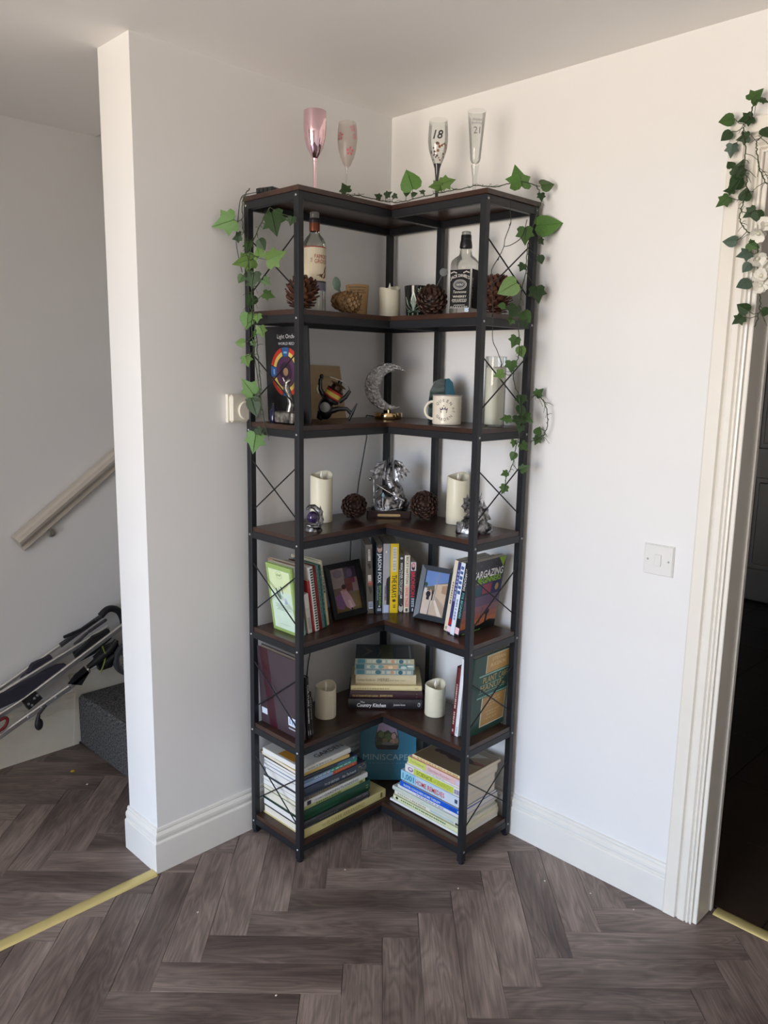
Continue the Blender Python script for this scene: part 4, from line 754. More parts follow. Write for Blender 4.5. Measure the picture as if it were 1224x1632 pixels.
# --- pine cones
def cone_mat(nm, c1, c2): return mat(nm, c1, .55, col2=c2, vscale=60, bump=.3, bscale=200)
cm_d = cone_mat('pine_cone_dark', srgb(40, 27, 23), srgb(86, 62, 52)); cm_t = cone_mat('pine_cone_tan', srgb(112, 84, 54), srgb(160, 126, 84)); cm_r = cone_mat('pine_cone_red', srgb(58, 34, 26), srgb(108, 70, 52))
def pine_cone(label, loc, axis, L, Rm, m, n=90, open_=.9, group='pine cones among the ornaments', seed=1):
    ax = Vector(axis).normalized(); x_, y_ = frame(ax)
    q = thing('pine_cone', label, 'pine cone', loc, group=group, M=basis(loc, x_, y_, ax))
    core = [(max(.0005, Rm*.62*math.sin(math.pi*min(1, .06+.94*i/10))**.7), -L/2+L*.90*i/10) for i in range(11)]
    MB().lathe(core, 16).build('core', m, q, smooth=60)
    b = MB(); rr = random.Random(seed); hw = .5*math.sqrt(2*math.pi*Rm*L/n)*1.12
    for i in range(n):
        f = (i+.5)/n; th = i*2.39996; env = math.sin(math.pi*(.14+.80*f))**.7
        zc = -L/2+L*.80*f; r1 = Rm*env*rr.uniform(.95, 1.04); r0 = r1*(.45+.40*(1-open_)); ang = R(8+62*f) if open_ > .5 else R(58+14*f)
        wd = hw*(.55+.45*env); d = Vector((math.cos(th), math.sin(th), 0)); s_ = Vector((-math.sin(th), math.cos(th), 0)); u_ = Vector((0, 0, 1))
        dr_ = min(r1-r0, .9*Rm); ld = (d*math.cos(ang)+u_*math.sin(ang)); ln_ = dr_/max(.35, math.cos(ang)); nu = (u_*math.cos(ang)-d*math.sin(ang))
        o = d*r0+u_*zc; tk = .0030
        ring_ = [(0, -.35), (0, .35), (.55, .95), (.82, .92), (.97, .50), (1.0, 0), (.97, -.50), (.82, -.92), (.55, -.95)]
        lo = [o+ld*ln_*a+s_*wd*w_-nu*(tk*(.2+.8*a)) for a, w_ in ring_]; hi = [o+ld*ln_*a+s_*wd*w_*.9+nu*(.0012*(1-abs(w_))) for a, w_ in ring_]
        k = len(ring_); b.add(lo+hi, [tuple(range(k))[::-1], tuple(range(k, 2*k))]+[(a, (a+1) % k, k+(a+1) % k, k+a) for a in range(k)])
    tag(b.build('scales', m, q), kind='stuff')
    return settle(q, min(T, key=lambda t: abs(t+L*0-loc[2]+.03)))
pine_cone('reddish pine cone half hidden behind the left front post', (-.556, -.196, T[5]+.047), (.25, -.1, 1), .094, .049, cm_r, 80, seed=2)
pine_cone('golden tan pine cone lying in front of the tan mug', (-.380, -.200, T[5]+.031), (.8, -.62, -.12), .104, .032, cm_t, 110, .35, seed=3)
pine_cone('dark pine cone lying in front of the black mug', (-.196, -.378, T[5]+.043), (-.72, -.55, .35), .080, .046, cm_d, 85, .8, seed=4)
pine_cone('large pine cone half hidden behind the right front post, beside the whiskey bottle', (-.118, -.560, T[5]+.066), (0, .0, 1), .124, .050, cm_r, 110, .75, seed=5)
pine_cone('dark pine cone left of the dragon statue', (-.300, -.152, T[3]+.041), (-.62, -.75, .25), .072, .0415, cm_d, 95, .75, seed=6)
pine_cone('dark pine cone right of the dragon statue', (-.128, -.306, T[3]+.046), (-.75, -.60, .30), .078, .0465, cm_d, 105, .7, seed=7)

# --- bottles
bot = thing('whisky_bottle', 'tall clear whisky bottle with a cream label and copper neck', 'bottle', (-.462, -.14, T[5]+.0006))
wprof = [(.0, .006), (.020, .003), (.031, 0), (.0335, .004), (.034, .02), (.034, .195), (.033, .205), (.026, .219), (.0175, .228), (.0150, .236), (.0145, .262)]
MB().lathe(wprof, 40).build('glass_body', thin_glass('bottle_glass', (.88, .90, .86)), bot, smooth=40)
MB().lathe([(.0152, .238), (.0158, .242), (.0158, .268), (.0150, .272), (0.0, .272)], 28).build('neck_sleeve', mat('copper_foil', srgb(122, 66, 44), .35, .5, var=.2, vscale=40), bot, smooth=40)
MB().lathe([(.0161, .262), (.0163, .266), (.0163, .273), (.0150, .275), (0, .275)], 28).build('sleeve_band', mat('dark_band', (.03, .024, .03), .4), bot, smooth=40)
MB().lathe([(.0132, .275), (.0140, .277), (.0140, .291), (.0120, .293), (0, .293)], 24).build('stopper', thin_glass('stopper_glass', (.8, .8, .78), 1.0, .35, (.6, .6, .58)), bot, smooth=40)
a_ = math.atan2(CAM.y+.14, CAM.x+.462)+.62; rl = .0345
arc(a_-1.75, a_+1.6, rl, .093, .190).build('label_paper', mat('cream_label', srgb(226, 214, 186), .6), bot)
arc(a_-1.75, a_+1.6, rl+.0002, .1895, .1925).build('label_rule', mat('red_rule', srgb(160, 52, 44), .5), bot)
arc(a_-1.75, a_+1.6, rl+.0001, .066, .089).build('lower_label', mat('silver_label', srgb(120, 118, 132), .45, .3), bot)
arc(a_-1.75, a_+1.6, rl+.0002, .089, .094).build('lower_label_rule', mat('dark_rule', (.06, .045, .045), .5), bot)
red = mat('red_print', srgb(170, 60, 48), .5)
def on_cyl(s, size, mt, par, ang, z_, r_, width=None, **k): lettering(s, size, mt, par, Matrix.Rotation(ang, 4, 'Z'), width=width, bend=lambda x, y: Vector((r_*math.cos(x/r_), r_*math.sin(x/r_), z_+y)), **k)
on_cyl('FAMOUS', .0165, red, bot, a_-.62, .158, rl+.0006, width=.050)
on_cyl('GROUSE', .0165, red, bot, a_-.62, .144, rl+.0006, width=.050)
lettering('THE', .0075, red, bot, Matrix.Rotation(a_-.80, 4, 'Z'), bend=lambda x, y: Vector(((rl+.0006)*math.cos(-y/rl), (rl+.0006)*math.sin(-y/rl), .146+x)))
bd = MB(); bd.col = srgb(96, 58, 36)
for poly in [[(-.002, .112), (.004, .104), (.012, .101), (.020, .104), (.023, .113), (.022, .124), (.019, .132), (.016, .130), (.014, .120), (.008, .114)], [(-.012, .109), (-.002, .112), (.005, .108), (.004, .104)], [(.019, .132), (.022, .138), (.026, .137), (.023, .128)]]:
    bd.poly([((rl+.0007)*math.cos((x-.004)/rl), (rl+.0007)*math.sin((x-.004)/rl), z_) for x, z_ in poly])
bd.build('bird_print', PRINT, bot, M=Matrix.Rotation(a_, 4, 'Z'))
# square whiskey bottle
jn = math.atan2(CAM.y+.455, CAM.x+.14)-.40
jd = thing('whiskey_bottle', 'square clear whiskey bottle with a black label and black neck', 'bottle', (-.14, -.458, T[5]+.0006), jn+math.pi/2)   # local -Y is the label face
def sq_ring(hw, e, z_, n=40):
    o = []
    for j in range(n):
        t = 2*math.pi*j/n+math.pi/n; c, s_ = math.cos(t), math.sin(t); k = (abs(c)**e+abs(s_)**e)**(-1/e); o.append((hw*k*c, hw*k*s_, z_))
    return o
def loft(rings, cap=True):
    n = len(rings[0]); vs = [p_ for r_ in rings for p_ in r_]; fs = [(i*n+j, i*n+(j+1) % n, (i+1)*n+(j+1) % n, (i+1)*n+j) for i in range(len(rings)-1) for j in range(n)]
    if cap: fs += [tuple(range(n))[::-1], tuple((len(rings)-1)*n+j for j in range(n))]
    return MB().add(vs, fs)
loft([sq_ring(*a) for a in [(.028, 6, .002), (.033, 8, 0), (.0355, 10, .004), (.036, 10, .012), (.036, 10, .112), (.036, 9, .150), (.0345, 6, .160), (.028, 3.2, .170), (.0205, 2.2, .177), (.0180, 2, .184), (.0175, 2, .200), (.0150, 2, .236)]], False).build('glass_body', thin_glass('square_bottle_glass', (.86, .86, .83)), jd, smooth=40)
MB().lathe([(.0186, .199), (.0190, .203), (.0175, .215), (.0158, .222), (.0156, .234), (.0150, .236)], 28).build('neck_sleeve', mat('black_sleeve', (.012, .012, .013), .3), jd, smooth=40)
MB().lathe([(.0132, .234), (.0138, .236), (.0138, .244), (.012, .246), (0, .246)], 24).build('mouth', thin_glass('stopper_glass'), jd, smooth=40)
MB().box(-.0335, .0335, -.0368, -.0364, .022, .135).build('label_front', mat('black_label', (.008, .008, .009), .6, spec=.2), jd)
MB().box(.0364, .0368, -.0335, .0335, .022, .135).build('label_side', MATS['black_label'], jd)
wt = mat('white_print', srgb(214, 210, 200), .5); fM = lambda x, z_: basis((x, -.0373, z_), (1, 0, 0), (0, 0, 1), (0, -1, 0))
def arch(R_): return lambda x, y: Vector((x, y-x*x/(2*R_), 0))
lettering("JACK DANIEL'S", .0125, wt, jd, fM(0, .112), width=.060, center=True, bold=.012, bend=arch(.055))
pr_ = Print(lambda a, b, l: Vector((a, -.0369-l, b)))
W1 = (206, 202, 192)
for (x0, x1, z0_, z1_) in [(-.032, .032, .1335, .1345), (-.032, .032, .0225, .0235), (-.033, -.032, .0225, .1345), (.032, .033, .0225, .1345)]: pr_.rect(x0, x1, z0_, z1_, W1)
pr_.disc(0, .090, .0215, .0145, W1, 28); pr_.disc(0, .090, .0205, .0135, (20, 20, 21), 28); pr_.disc(0, .090, .0175, .0108, W1, 28); pr_.disc(0, .090, .0168, .0102, (26, 26, 27), 28)
for i, (w_, z_) in enumerate([(.024, .0465), (.025, .0430), (.022, .0395), (.018, .030)]): pr_.bars(-w_, w_, z_, z_+.0016, W1, 9, i+2)
for s_ in (-1, 1):
    for k in range(5): pr_.disc(s_*(.012+k*.004), .127-abs(k-2)*.0015, .0016, .0022, W1, 8)
pr_.bars(-.028, .028, .0245, .0275, (150, 148, 142), 8, 4); pr_.build(jd, 'label_print')
lettering('Old No.7', .0085, wt, jd, fM(0, .0872), width=.022, center=True)
lettering('Tennessee', .0115, wt, jd, fM(0, .0655), width=.042, center=True, shear=.25)
lettering('WHISKEY', .0090, wt, jd, fM(0, .0525), width=.044, center=True, bold=.01)
sM = lambda y, z_: basis((.0373, y, z_), (0, 1, 0), (0, 0, 1), (1, 0, 0))
lettering('OLD TIME', .006, wt, jd, basis((.0373, -.026, .050), (0, 0, 1), (0, -1, 0), (1, 0, 0)), width=.06)
# --- printed tumblers / mugs with stirrers
LEAFLET = [(90, 1.0), (55, .86), (125, .86), (25, .62), (155, .62), (-5, .36), (185, .36)]
def leaf_print(mb, r_fn, ang, zc, size, col, edge=None):
    for pas, (cc, ss) in enumerate(((edge, 1.12), (col, .92)) if edge else ((col, 1.0),)):
        mb.col = srgb(*cc)
        for dg, ln in LEAFLET:
            d = (math.cos(R(dg)), math.sin(R(dg))); n_ = (-d[1], d[0]); pts = []
            for (f, w_) in [(0, .02), (.3, .11), (.55, .14), (.8, .07), (1.0, 0), (.8, -.07), (.55, -.14), (.3, -.11), (0, -.02)]:
                u_ = size*ss*(ln*f*d[0]+w_*ln*n_[0]); v_ = size*ss*(ln*f*d[1]+w_*ln*n_[1]); z_ = zc+v_; r_ = r_fn(z_)+.0005+.0003*pas
                a = ang+u_/r_; pts.append((r_*math.cos(a), r_*math.sin(a), z_))
            mb.poly(pts)
def taper_mug(name, label, loc, m, h, rb, rt_, ang_handle, inner):
    q = thing(name, label, 'mug', loc)
    MB().lathe([(0, .0), (rb*.95, 0), (rb, .002), (rt_, h-.001), (rt_-.0008, h), (rt_-.003, h-.001), (rb-.003, .006), (0, .006)], 40).build('body', m, q, smooth=40)
    if ang_handle is not None:
        d = Vector((math.cos(ang_handle), math.sin(ang_handle), 0)); pts = []
        for i in range(13):
            t = -math.pi/2+math.pi*i/12; pts.append(d*((rb+rt_)/2-.001+.024*math.cos(t))+Vector((0, 0, h*.53+.028*math.sin(t))))
        MB().tube(pts, .0042, 10).build('handle', m, q, smooth=60)
    return q
kraft = mat('kraft_ceramic', srgb(198, 160, 114), .45, var=.06); inkb = mat('black_ink', (.03, .028, .026), .5)
tm = taper_mug('mug', 'tan mug printed with a dark leaf behind the tan pine cone', (-.262, -.115, T[5]+.0006), kraft, .102, .031, .0375, math.radians(168), None)
ta = math.atan2(CAM.y+.115, CAM.x+.262); rf = lambda z_: .031+(.0375-.031)*z_/.102
tp = MB(); leaf_print(tp, rf, ta+.05, .050, .030, (40, 44, 36)); tag(tp.build('leaf_print', PRINT, tm), kind='stuff')
arc(ta-.85, ta+.85, .0371, .092, .0935).build('rule', inkb, tm); arc(ta-.85, ta+.85, .0366, .0755, .077).build('rule', inkb, tm)
lettering('INSTANT HEMP MUG', .011, inkb, tm, Matrix.Rotation(ta, 4, 'Z'), width=.052, center=True, bend=lambda x, y: Vector(((rf(.0795+y)+.0006)*math.cos(x/.037), (rf(.0795+y)+.0006)*math.sin(x/.037), .0795+y)))
arc(ta-.8, ta+.3, .0336, .030, .0312).build('rule', inkb, tm); arc(ta-.5, ta+.6, .0333, .022, .0232).build('rule', inkb, tm)
sp = thing('spoon', 'pale green spoon standing in the tan mug', 'spoon', (-.285, -.098, T[5]+.0075))
sg = mat('green_spoon', srgb(116, 142, 124), .4); sd = Vector((-.42, .12, 1)).normalized(); sd_x = Vector((1, -1, 0)).normalized()
MB().tube([sd*0, sd*.05, sd*.088], [.003, .003, .004], 8).build('handle', sg, sp, smooth=60)
MB().ball((0, 0, 0), (.013, .004, .021), 16, 10).build('bowl', sg, sp, smooth=60, M=basis(sd*.105, sd_x, sd.cross(sd_x), sd))
dark = mat('black_glaze', (.012, .013, .013), .15, coat=.3)
bm_ = taper_mug('mug', 'black mug printed with a green and white leaf behind the dark pine cone', (-.142, -.262, T[5]+.0006), dark, .100, .030, .0385, None, None)
ba = math.atan2(CAM.y+.262, CAM.x+.142); rf2 = lambda z_: .030+.0085*z_/.1
tp = MB(); leaf_print(tp, rf2, ba-.25, .022, .056, (52, 84, 56), (196, 206, 190)); leaf_print(tp, rf2, ba+.35, .078, .016, (70, 106, 70), (196, 206, 190)); tag(tp.build('leaf_print', PRINT, bm_), kind='stuff')
for k in range(3): arc(ba-.9+k*.5, ba-.75+k*.5, .0316, .008, .016).build('pattern_mark', mat('green_mark', srgb(96, 130, 96), .5), bm_)
sp = thing('drink_stirrer', 'black stirrer with a grey medallion standing in the black mug', 'stirrer', (-.128, -.275, T[5]+.0075))
sd = Vector((.05, -.62, 1)).normalized()
MB().tube([sd*.0, sd*.145], .0016, 8).build('stick', bk_, sp)
mM = basis(sd*.155, Vector((1, -1, 0)), Vector((0, 0, 1)), Vector((-1, -1, 0)))
MB().lathe([(0, -.0015), (.012, -.0015), (.0125, 0), (.012, .0015), (.009, .0018), (.0088, .0010), (.006, .0010), (.0055, .0020), (0, .0022)], 28, mM).build('medallion', mat('grey_metal', (.22, .23, .23), .45, .6), sp, smooth=40)
# --- fourth board: record sleeve, silver ornament, reel, moon, mug, geode, vase
q = thing('record_sleeve', 'black album sleeve with a round multicoloured emblem at the left end', 'record sleeve', (0, 0, 0), M=basis((-.556, -.030, T[4]+.001), (0, -1, 0), Vector((-.04, 0, 1)), Vector((-1, 0, -.04))))
MB().box(0, .203, 0, .283, -.007, 0, ch=.001).build('sleeve', mat('sleeve_card', (.012, .012, .014), .4), q)
pr_ = Print(lambda a, b, l: Vector((a, b, .0002+l*2)))
cx_, cy_ = .098, .150
def ring(r0, r1, t0, t1, col, n=8):
    pr_.poly([(cx_+r0*math.cos(R(t0+(t1-t0)*i/n)), cy_+r0*math.sin(R(t0+(t1-t0)*i/n))) for i in range(n+1)]+[(cx_+r1*math.cos(R(t1+(t0-t1)*i/n)), cy_+r1*math.sin(R(t1+(t0-t1)*i/n))) for i in range(n+1)], col)
for k in range(4):
    ring(.060, .073, k*90+16, k*90+74, (176, 52, 34)); ring(.048, .060, k*90+16, k*90+74, (206, 176, 96)); ring(.046, .072, k*90-14, k*90+14, (44, 84, 140)); ring(.054, .060, k*90-8, k*90+8, (120, 160, 196))
pr_.disc(cx_, cy_, .046, .046, (58, 54, 66), 28); pr_.disc(cx_, cy_, .042, .042, (78, 40, 74), 28); pr_.disc(cx_, cy_, .030, .030, (48, 26, 48), 24); pr_.disc(cx_, cy_, .012, .012, (150, 120, 90), 16)
pr_.build(q, 'emblem_print')
lettering('Light Orchestra', .0175, mat('silver_ink', (.62, .62, .64), .5), q, basis((.062, .248, .001), (1, 0, 0), (0, 1, 0), (0, 0, 1)), width=.115)
lettering('WORLD RECORD', .0115, mat('silver_ink', (.62, .62, .64), .5), q, basis((.066, .229, .001), (1, 0, 0), (0, 1, 0), (0, 0, 1)), width=.100)
q = thing('wooden_board', 'plain tan board leaning on the wall behind the fishing reel', 'board', (0, 0, 0), M=basis((-.452, -.052, T[4]+.001), (1, 0, 0), Vector((0, .14, 1)), Vector((0, -1, .14))))
MB().prism([(0, 0), (.205, 0), (.195, .172), (0, .176)], -.006, 0).build('panel', mat('tan_board', srgb(178, 154, 118), .6, var=.1, vscale=10, stretch=(1, 6, 1)), q)
sil = mat('bright_silver', (.50, .48, .44), .32, 1.0, col2=(.09, .085, .08), vscale=55, bump=1.0, bscale=70)
q = thing('silver_trophy', 'silver animal ornament on a textured block behind the left front post', 'ornament', (-.596, -.175, T[4]+.0006), R(-90))
MB().box(-.042, .042, -.016, .016, 0, .036, ch=.004).build('block', sil, q)
MB().tube([(.012, 0, .034), (.020, 0, .058), (.012, 0, .082), (-.002, 0, .104), (.002, 0, .122), (.018, 0, .128)], [.012, .010, .008, .010, .009, .004], 10).build('neck_and_head', sil, q, smooth=60)
MB().tube([(.0, .004, .116), (-.006, .010, .134)], [.003, .0006], 6).build('ear', sil, q); MB().tube([(.0, -.004, .116), (-.006, -.010, .134)], [.003, .0006], 6).build('ear', sil, q)
MB().tube([(.03, 0, .034), (.045, .004, .020), (.052, .0, .004)], [.008, .006, .003], 8).build('tail', sil, q, smooth=60)
q = thing('glass_bottle', 'small dark blue glass bottle in front of the album sleeve', 'bottle', (-.588, -.100, T[4]+.0006))
MB().lathe([(0, 0), (.0105, 0), (.0115, .003), (.0115, .034), (.006, .041), (.0055, .050), (.007, .051), (.007, .056), (0, .056)], 20).build('body', mat('cobalt_glass', (.012, .012, .05), .1, coat=.4), q, smooth=40)
MB().lathe([(.0072, .049), (.0072, .058), (0, .058)], 16).build('cap', bk_, q, smooth=40)
# fishing reel
rl_ = thing('fishing_reel', 'black fishing reel wound with red and yellow line', 'fishing reel', (0, 0, 0), M=basis((-.408, -.176, T[4]+.0006), sx, sy, (0, 0, 1)))
rb = mat('reel_black', (.012, .012, .014), .25, coat=.4); gold = mat('reel_gold', srgb(150, 120, 70), .3, .9)
MB().ball((-.030, 0, .040), (.024, .020, .034), 20, 14, None).build('gear_body', rb, rl_, smooth=60)
MB().tube([(-.044, 0, .030), (-.048, 0, .012), (-.040, 0, .0055)], [.012, .010, .005], 12).build('rear_drag', rb, rl_, smooth=60)
ax_ = Vector((.50, 0, .86)).normalized(); sp0 = Vector((-.012, -.002, .075)); sxx, syy = frame(ax_)
def along(a, prof, nm, m, seg=32): return MB().lathe(prof, seg, basis(sp0+ax_*a, sxx, syy, ax_)).build(nm, m, rl_, smooth=40)
along(-.016, [(0, 0), (.022, 0), (.030, .006), (.030, .012), (.026, .014)], 'rotor', rb)
ln = mat('line_red', srgb(190, 60, 50), .45, var=.1, vscale=60); along(-.002, [(.024, 0), (.0265, .002), (.0265, .024), (.024, .026)], 'line_spool', ln)
along(.004, [(.0268, 0), (.0270, .003), (.0270, .010), (.0268, .012)], 'yellow_line', mat('line_yellow', srgb(214, 196, 90), .45))
along(.024, [(.027, 0), (.028, .002), (.026, .004), (.018, .005), (.017, .016), (.0185, .018)], 'spool_rim', mat('reel_brown', srgb(74, 50, 40), .3, .6))
along(.041, [(.0185, 0), (.026, .001), (.027, .003), (.020, .006), (.006, .008), (.0055, .013), (0, .014)], 'drag_knob', gold); along(.049, [(.007, 0), (.007, .008), (0, .009)], 'knob_cap', rb)
MB().tube([(-.030, -.004, .070), (-.047, -.004, .100), (-.046, -.004, .128), (-.040, -.004, .136)], [.008, .008, .006, .005], 10).build('rotor_arm', rb, rl_, smooth=60)
MB().ball((-.042, -.006, .139), .0065, 10, 8).build('line_roller', rb, rl_, smooth=60)
MB().tube([(-.052, -.006, .086), (-.056, -.006, .100), (-.052, -.006, .112)], [.004, .0055, .004], 8).build('handle_grip', mat('grip_cream', srgb(196, 190, 150), .5), rl_, smooth=60)
MB().tube([(.012, -.004, .062), (.032, -.004, .076), (.046, -.004, .096)], [.008, .007, .005], 10).build('rotor_arm', rb, rl_, smooth=60)
MB().tube([(.046, -.006, .096), (.040, -.022, .112), (.020, -.030, .126), (-.015, -.028, .138), (-.042, -.006, .139)], .0009, 6).build('bail_wire', mat('wire_steel', (.5, .5, .5), .25, 1), rl_)
MB().tube([(-.022, 0, .030), (.010, 0, .040), (.036, 0, .040), (.050, 0, .026)], [.011, .008, .006, .006], 12).build('stem', rb, rl_, smooth=60)
MB().tube([(.042, 0, .003), (.052, 0, .026), (.068, 0, .058)], [.003, .0055, .002], 10).build('foot', rb, rl_, smooth=60)
MB().lathe([(0, 0), (.016, 0), (.015, .002), (.010, .003), (0, .0035)], 24, basis((-.030, -.020, .045), (1, 0, 0), (0, 0, 1), (0, -1, 0))).build('side_plate', mat('grey_metal', (.22, .23, .23), .45, .6), rl_, smooth=40)
# crescent moon lamp
vd = (Vector((CAM.x, CAM.y, 0))-Vector((-.16, -.165, 0))).normalized()
ml = thing('moon_lamp', 'clear crinkled crescent moon lamp on a round brass base', 'lamp', (0, 0, 0), M=basis((-.16, -.165, T[4]+.0006), vd.cross(Vector((0, 0, 1)))*-1, -vd, (0, 0, 1)))
MB().lathe([(0, 0), (.046, 0), (.0475, .002), (.0475, .020), (.046, .022), (0, .022)], 48).build('base', mat('polished_brass', srgb(206, 176, 130), .14, 1.0, var=.05), ml, smooth=40)
MB().lathe([(.004, .022), (.004, .030)], 12).build('socket', mat('polished_brass', srgb(206, 176, 130)), ml)
def crescent():
    n = 44; R0, r_in, dx = .0775, .0600, .0345; out = []; cz = .106; cxm = -.004
    t_end = math.acos((R0*R0+dx*dx-r_in*r_in)/(2*R0*dx)); k_in = math.acos((R0*math.cos(t_end)-dx)/r_in)
    vs = []; fs = []; m_ = 10
    for i in range(n+1):
        f = i/n; a = t_end+.01+(2*math.pi-2*t_end-.02)*f; b_ = k_in+(2*math.pi-2*k_in)*f
        po = Vector((R0*math.cos(a), 0, R0*math.sin(a))); pi_ = Vector((dx+r_in*math.cos(b_), 0, r_in*math.sin(b_))); c = (po+pi_)/2; e = (po-pi_)/2; w_ = max(.0008, e.length); th = min(.016, w_*1.1+.001)
        d = e.normalized() if e.length > 1e-6 else Vector((1, 0, 0))
        for j in range(m_):
            t = 2*math.pi*j/m_; vs.append(c+d*w_*math.cos(t)+Vector((0, th*math.sin(t), 0))+Vector((cxm, 0, cz)))
    for i in range(n):
        for j in range(m_): fs.append((i*m_+j, i*m_+(j+1) % m_, (i+1)*m_+(j+1) % m_, (i+1)*m_+j))
    fs += [tuple(range(m_))[::-1], tuple(n*m_+j for j in range(m_))]
    return MB().add(vs, fs)
def crystal_material():
    m = bpy.data.materials.new('crinkled_crystal'); m.use_nodes = True; N = m.node_tree.nodes; L = m.node_tree.links; b = N['Principled BSDF']
    v = N.new('ShaderNodeTexVoronoi'); v.inputs['Scale'].default_value = 120; tc = N.new('ShaderNodeTexCoord'); L.new(tc.outputs['Object'], v.inputs['Vector'])
    bp = N.new('ShaderNodeBump'); bp.inputs['Strength'].default_value = 1.0; bp.inputs['Distance'].default_value = .012; L.new(v.outputs['Distance'], bp.inputs['Height']); L.new(bp.outputs[0], b.inputs['Normal'])
    r = N.new('ShaderNodeValToRGB'); e = r.color_ramp.elements; e[0].color = (.62, .61, .60, 1); e[1].color = (1, .99, .97, 1); L.new(v.outputs['Color'], r.inputs[0]); L.new(r.outputs[0], b.inputs['Base Color'])
    b.inputs['Roughness'].default_value = .08; b.inputs['Metallic'].default_value = .35; b.inputs['Transmission Weight'].default_value = .2
    return m
crescent().build('crescent', crystal_material(), ml, smooth=60, M=Matrix.Translation((0, 0, .106)) @ Matrix.Rotation(R(8), 4, 'Y') @ Matrix.Translation((0, 0, -.106)))
# enamel mug
em = mat('cream_enamel', srgb(226, 218, 200), .25, var=.03, coat=.3); ea = math.atan2(CAM.y+.452, CAM.x+.198)
q = thing('enamel_mug', 'cream mug with a crown and grey lettering on the fourth board', 'mug', (-.198, -.452, T[4]+.0006))
MB().lathe([(0, 0), (.041, 0), (.0435, .002), (.0440, .006), (.0440, .084), (.0450, .087), (.0445, .089), (.0425, .087), (.0425, .008), (0, .006)], 44).build('body', em, q, smooth=40)
hd = Vector((math.cos(ea-1.45), math.sin(ea-1.45), 0)); pts = [hd*(.043+.024*math.cos(-math.pi/2+math.pi*i/14))+Vector((0, 0, .043+.026*math.sin(-math.pi/2+math.pi*i/14))) for i in range(15)]
MB().tube(pts, .0042, 10).build('handle', em, q, smooth=60)
MB().lathe([(.0451, .0868), (.0457, .088), (.0448, .0898), (.0436, .0885)], 44).build('rim', mat('rim_grey', (.30, .28, .26), .3), q, smooth=60)
gp = mat('grey_print', (.10, .095, .10), .5); la = ea-.22; rm = .0446
def ringtext(s_, R_, a0, a1, flip=False):
    n = len(s_)
    for i, ch in enumerate(s_):
        t = R(a0+(a1-a0)*i/(n-1)); cx0, cz0 = R_*math.cos(t), R_*math.sin(t); rot = t-math.pi/2 if not flip else t+math.pi/2
        lettering(ch, .0125, gp, q, Matrix.Rotation(la, 4, 'Z'), center=True, bend=lambda x, y: (lambda X, Z: Vector((rm*math.cos(X/rm), rm*math.sin(X/rm), .046+Z)))(cx0+x*math.cos(rot)-y*math.sin(rot), cz0+x*math.sin(rot)+y*math.cos(rot)))
ringtext('QUEEN', .024, 140, 42); ringtext('GARDEN', .033, 222, 318, True); ringtext('of', .027, 10, -8)
cr_ = MB()
for poly in [[(-.010, -.008), (.010, -.008), (.011, -.004), (-.011, -.004)], [(-.011, -.002), (.011, -.002), (.013, .007), (.007, .002), (.005, .010), (0, .003), (-.005, .010), (-.007, .002), (-.013, .007)], [(-.0015, .010), (.0015, .010), (.0015, .014), (-.0015, .014)]]:
    cr_.poly([(rm*math.cos(x/rm), rm*math.sin(x/rm), .046+y) for x, y in poly])
cr_.col = (1, 1, 1); tag(cr_.build('crown_print', gp, q, M=Matrix.Rotation(la, 4, 'Z')), kind='stuff')
# polished stone with a painted teal edge
q = thing('polished_stone', 'dark polished stone with a teal side behind the cream mug', 'ornament', (0, 0, 0), M=basis((-.105, -.352, T[4]+.0006), sx, sy, (0, 0, 1)))
pf = [(-.043, 0), (-.046, .05), (-.040, .098), (-.026, .128), (-.004, .138), (.006, .136), (.006, 0)]
MB().prism(pf, -.004, .022, axes=lambda a, b, h: (a, h, b)).build('polished_face', mat('polished_agate', (.010, .016, .016), .06, coat=.6, col2=(.06, .10, .09), vscale=14, stretch=(1, 1, 4)), q)
MB().prism([(.006, 0), (.006, .136), (.020, .138), (.032, .126), (.040, .09), (.042, 0)], -.001, .024, axes=lambda a, b, h: (a, h, b)).build('teal_side', mat('teal_paint', srgb(36, 88, 104), .4), q)
# tall glass cylinder
q = thing('glass_vase', 'tall clear glass cylinder with pale wax inside behind the right front post', 'vase', (-.127, -.577, T[4]+.0006))
MB().lathe([(0, .0), (.030, 0), (.0315, .002), (.0315, .205), (.0300, .206)], 36).build('glass', thin_glass('vase_glass', (.90, .91, .88), .9), q, smooth=40)
MB().lathe([(0, .006), (.0285, .006), (.0285, .172), (.024, .176), (0, .174)], 30).build('wax_fill', mat('pale_wax', srgb(228, 226, 214), .5), q, smooth=40)
# --- pewter dragons
pew = mat('antique_pewter', (.50, .50, .51), .36, 1.0, col2=(.028, .028, .03), vscale=75, bump=.9, bscale=130)
def noisy(mb, amp, sc, seed=0):
    for i, v in enumerate(mb.v):
        d = noise.noise_vector(v*sc+Vector((seed, seed*2, 0))); mb.v[i] = v+d*amp
    return mb
def rock(rx, ry, h, seed):
    b = MB(); prof = [(1.0, 0), (1.02, .06), (.96, .25), (.82, .5), (.62, .75), (.35, .92), (.05, 1.0)]
    n = 22; vs = [(rx*k*math.cos(2*math.pi*j/n), ry*k*math.sin(2*math.pi*j/n), h*z_) for k, z_ in prof for j in range(n)]
    fs = [(i*n+j, i*n+(j+1) % n, (i+1)*n+(j+1) % n, (i+1)*n+j) for i in range(len(prof)-1) for j in range(n)]+[tuple(range(n))[::-1], tuple((len(prof)-1)*n+j for j in range(n))]
    b.add(vs, fs)
    for i, v in enumerate(b.v):
        if v.z > .001: b.v[i] = v+noise.noise_vector(v*70+Vector((seed, 0, 0)))*.006
    return b
